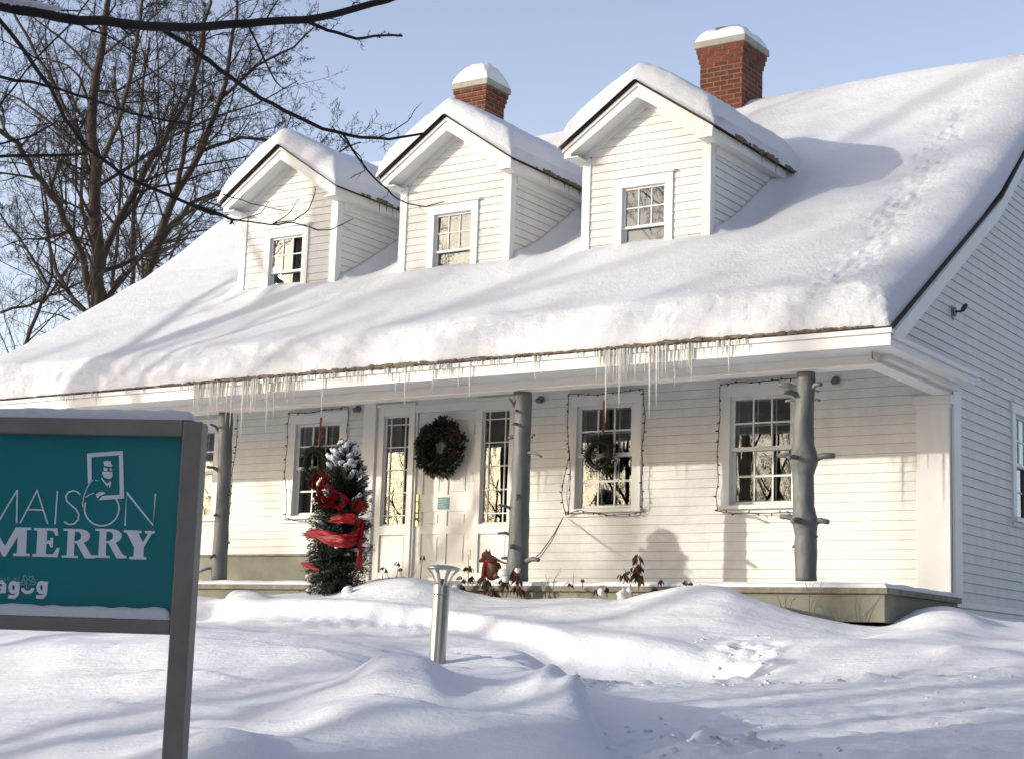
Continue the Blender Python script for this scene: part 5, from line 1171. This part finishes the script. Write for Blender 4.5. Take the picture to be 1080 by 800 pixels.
for pts, w0, w1, dd, root in BR:
    s = NS+dd; P = [at(a, b, s+.1*math.sin(j)) for j, (a, b) in enumerate(pts)]; k = s*1.1/F_PX
    ra = [w0/2*k+(w1-w0)/2*k*(j/(len(P)-1)) for j in range(len(P))]
    J = jag(P, rnd, .02); n_ = len(J); rj = [w0/2*k+(w1-w0)/2*k*(j/(n_-1)) for j in range(n_)]
    if root is not None: J = [root, root.lerp(J[0], .5)+V((0, 0, .1))]+J; rj = [rj[0]*1.7, rj[0]*1.25]+rj
    crown.tube(J, rj, 9 if w0 > 5 else 6)
    shoots(crown, J[3 if root is not None else 1:], rj[-1]*.8, rj[-1]*.6, 1 if w0 > 2.5 else 0, {True: 9, False: 4}[w0 > 2.5], rnd, lf=.16 if w0 > 2.5 else .25, upb=.15, minr=.0022, t0=.1)
crown.build('bough', 'dark_bark', near, smooth=True)
mb = MB()
for x in range(0, 62, 2):
    p = at(x, 1.5+x*.2-1.5, NS); mb.ball(p+V((0, 0, .008)), (.014, .014, .013*(1.2-x/80)*(1+.5*noise.noise((x*.3, 1, 1)))), 8, 5, .8)
tag(mb.build('bough_snow', 'smallsnow', None, smooth=True), 'line of snow on top of the thick near bough at the top left', 'snow', kind='stuff')

# trees on the sun side: outside the picture, they cast the long shadows and show in the panes
def wild_tree(P, H, r, seed, label, level=4, lean=(0, 0), hmin=3):
    rnd = random.Random(seed); P = V((P[0], P[1], gz(P[0], P[1])-.3)); t = thing('bare_tree', P, label, 'tree', 'bare trees on the sunny side'); tr = MB(); cr = MB()
    pts = [P+V((lean[0]*k/8+rnd.uniform(-.08, .08), lean[1]*k/8+rnd.uniform(-.08, .08), H*k/8)) for k in range(9)]
    tr.tube(pts, [r*(1-.085*k)*(1.25 if k == 0 else 1) for k in range(9)], 12)
    for k in range(7):
        h = hmin+int(k*(7.5-hmin)/6.5); h = min(h, 7); a = rnd.uniform(0, 2*PI); q = pts[h].lerp(pts[min(8, h+1)], rnd.random()); L = H*rnd.uniform(.28, .42); d = V((math.cos(a), math.sin(a), rnd.uniform(.5, 1.2))).normalized(); Q_ = [q]
        for j in range(5): d = (d+V((rnd.uniform(-.2, .2), rnd.uniform(-.2, .2), .12))).normalized(); Q_.append(Q_[-1]+d*L/5)
        rr = r*(1-.085*h)*.45; tr.tube(Q_, [rr*(1-.15*j) for j in range(6)], 7); shoots(cr, Q_, rr*.6, rr*.2, level-1, 8, rnd, lf=.42, minr=.008)
    tr.build('trunk', 'bark', t, smooth=True); cr.build('crown', 'twig', t); return t
def sunward(x, y, dist, side=0.0):
    s = V((math.sin(SUN_AZ), math.cos(SUN_AZ), 0)); p = V((x, y, 0))+s*dist; return (p.x, p.y)
T1 = wild_tree(sunward(-10.5, -2.5, 15), 15, .36, 1, 'straight tall tree left of the front garden', lean=(.3, .2))
T2 = wild_tree(sunward(-6.6, -2, 44), 16, .14, 3, 'middle tree of the garden on the sunny side', hmin=5)
T3 = wild_tree(sunward(-1.25, -1, 46), 20, .12, 4, 'tallest tree of the sunny side', hmin=5)
T5 = wild_tree(sunward(3.3, 2, 44), 22, .2, 31, 'highest tree at the right of the sunny side', hmin=5)
T6 = wild_tree(sunward(-1.6, 2.5, 48), 21, .17, 33, 'second highest tree of the sunny side', hmin=5)
T4 = wild_tree(sunward(-8.5, -1, 34), 13, .15, 8, 'slim tree at the far left of the garden')
def copy_thing(o, loc, rz, sc, label, group=None):
    c = o.copy(); COL.objects.link(c); c.location = loc; c.rotation_euler = (0, 0, rz); c.scale = (sc, sc, sc); c['label'] = label; c['group'] = 'unseen dark spruces added to cut the ambient light' if 'spruce' in o.name else 'wood across the road'
    if group: c['group'] = group
    for ch in list(o.children):
        d = ch.copy(); COL.objects.link(d); d.parent = c
rw = random.Random(4)
for k in range(46):
    a = math.radians(8+28*rw.random()); d = 24+34*rw.random(); x, y = -3-d*math.sin(a), -d*math.cos(a)
    if x+.9*(-y-5) < 2.6: continue
    copy_thing((T1, T2, T3, T4)[k % 4], (x, y, gz(x, y)-.3), rw.uniform(0, 6), rw.uniform(.7, 1.1), 'bare tree of the wood across the road, behind the photographer')

def conifer(P, H, seed, label):
    rnd = random.Random(seed); P = V((P[0], P[1], gz(P[0], P[1])-.3)); t = thing('spruce_tree', P, label, 'tree', 'unseen dark spruces added to cut the ambient light'); tr = MB(); cr = MB()
    tr.tube([P, P+V((0, 0, H*.5)), P+V((0, 0, H))], [.18, .12, .02], 8)
    for k in range(420):
        f = rnd.random()**.8; z = .6+f*(H-.7); L = (1-f)*H*.22*rnd.uniform(.7, 1.15)+.25; a = rnd.uniform(0, 2*PI); d = V((math.cos(a), math.sin(a), -.25)); sd_ = V((-d.y, d.x, 0)); o = P+V((0, 0, z))
        for j in range(5):
            s0 = .15+.17*j; w_ = L*.17*(1.15-s0); q = o+d*L*s0; e = o+d*L*(s0+.24)+V((0, 0, rnd.uniform(-.12, .05)))
            for sg in (-1, 1): cr.quad(q, q+(sd_*sg*w_+d*L*.05), e+sd_*sg*w_*.9+V((0, 0, -.06)), e)
    tr.build('trunk', 'bark', t, smooth=True); cr.build('crown', 'needle', t); return t
S1 = conifer((-8, -23), 13, 1, 'unseen dark spruce added behind the camera to shade the foreground'); S2 = conifer((-5.5, -24.5), 15, 2, 'taller unseen spruce added behind the camera to shade the foreground')  # unseen spruces, added to shade the foreground and cut ambient light
k = 0
for gx in range(0, 4):
    for gy in range(0, 2):
        x = -4.0+gx*2.4+rw.uniform(-.8, .8); y = -25-gy*4+rw.uniform(-1, 1); k += 1
        c = copy_thing((S1, S2)[k % 2], (x, y, gz(x, y)-.3), rw.uniform(0, 6), rw.uniform(.75, 1.15), 'unseen dark spruce added behind the camera to cut the ambient light')
for gx in range(0, 2):  # two added rows out of view, blocking sky light from the gable wall
    for gy in range(0, 12):
        x = 14.5+gx*3.6+rw.uniform(-.8, .8); y = -18+gy*3.4+rw.uniform(-1, 1); k += 1
        copy_thing((S1, S2)[k % 2], (x, y, gz(x, y)-.3), rw.uniform(0, 6), rw.uniform(.75, 1.15), 'unseen dark spruce added behind the camera to cut the ambient light')

for k in range(64):
    a = math.radians(4+60*(k+rw.random())/64); d = rw.uniform(72, 100); x, y = -4-d*math.sin(a), -d*math.cos(a)
    copy_thing((S1, S2)[k % 2] if rw.random() < .3 else (T1, T2, T3, T4)[k % 4], (x, y, gz(x, y)-.3), rw.uniform(0, 6), rw.uniform(.85, 1)*(.2*d-2.5)/({0: 15, 1: 16, 2: 20, 3: 13}[k % 4]*1.08), 'tree of the far tree line on the sunny side', 'far tree line on the sunny side')
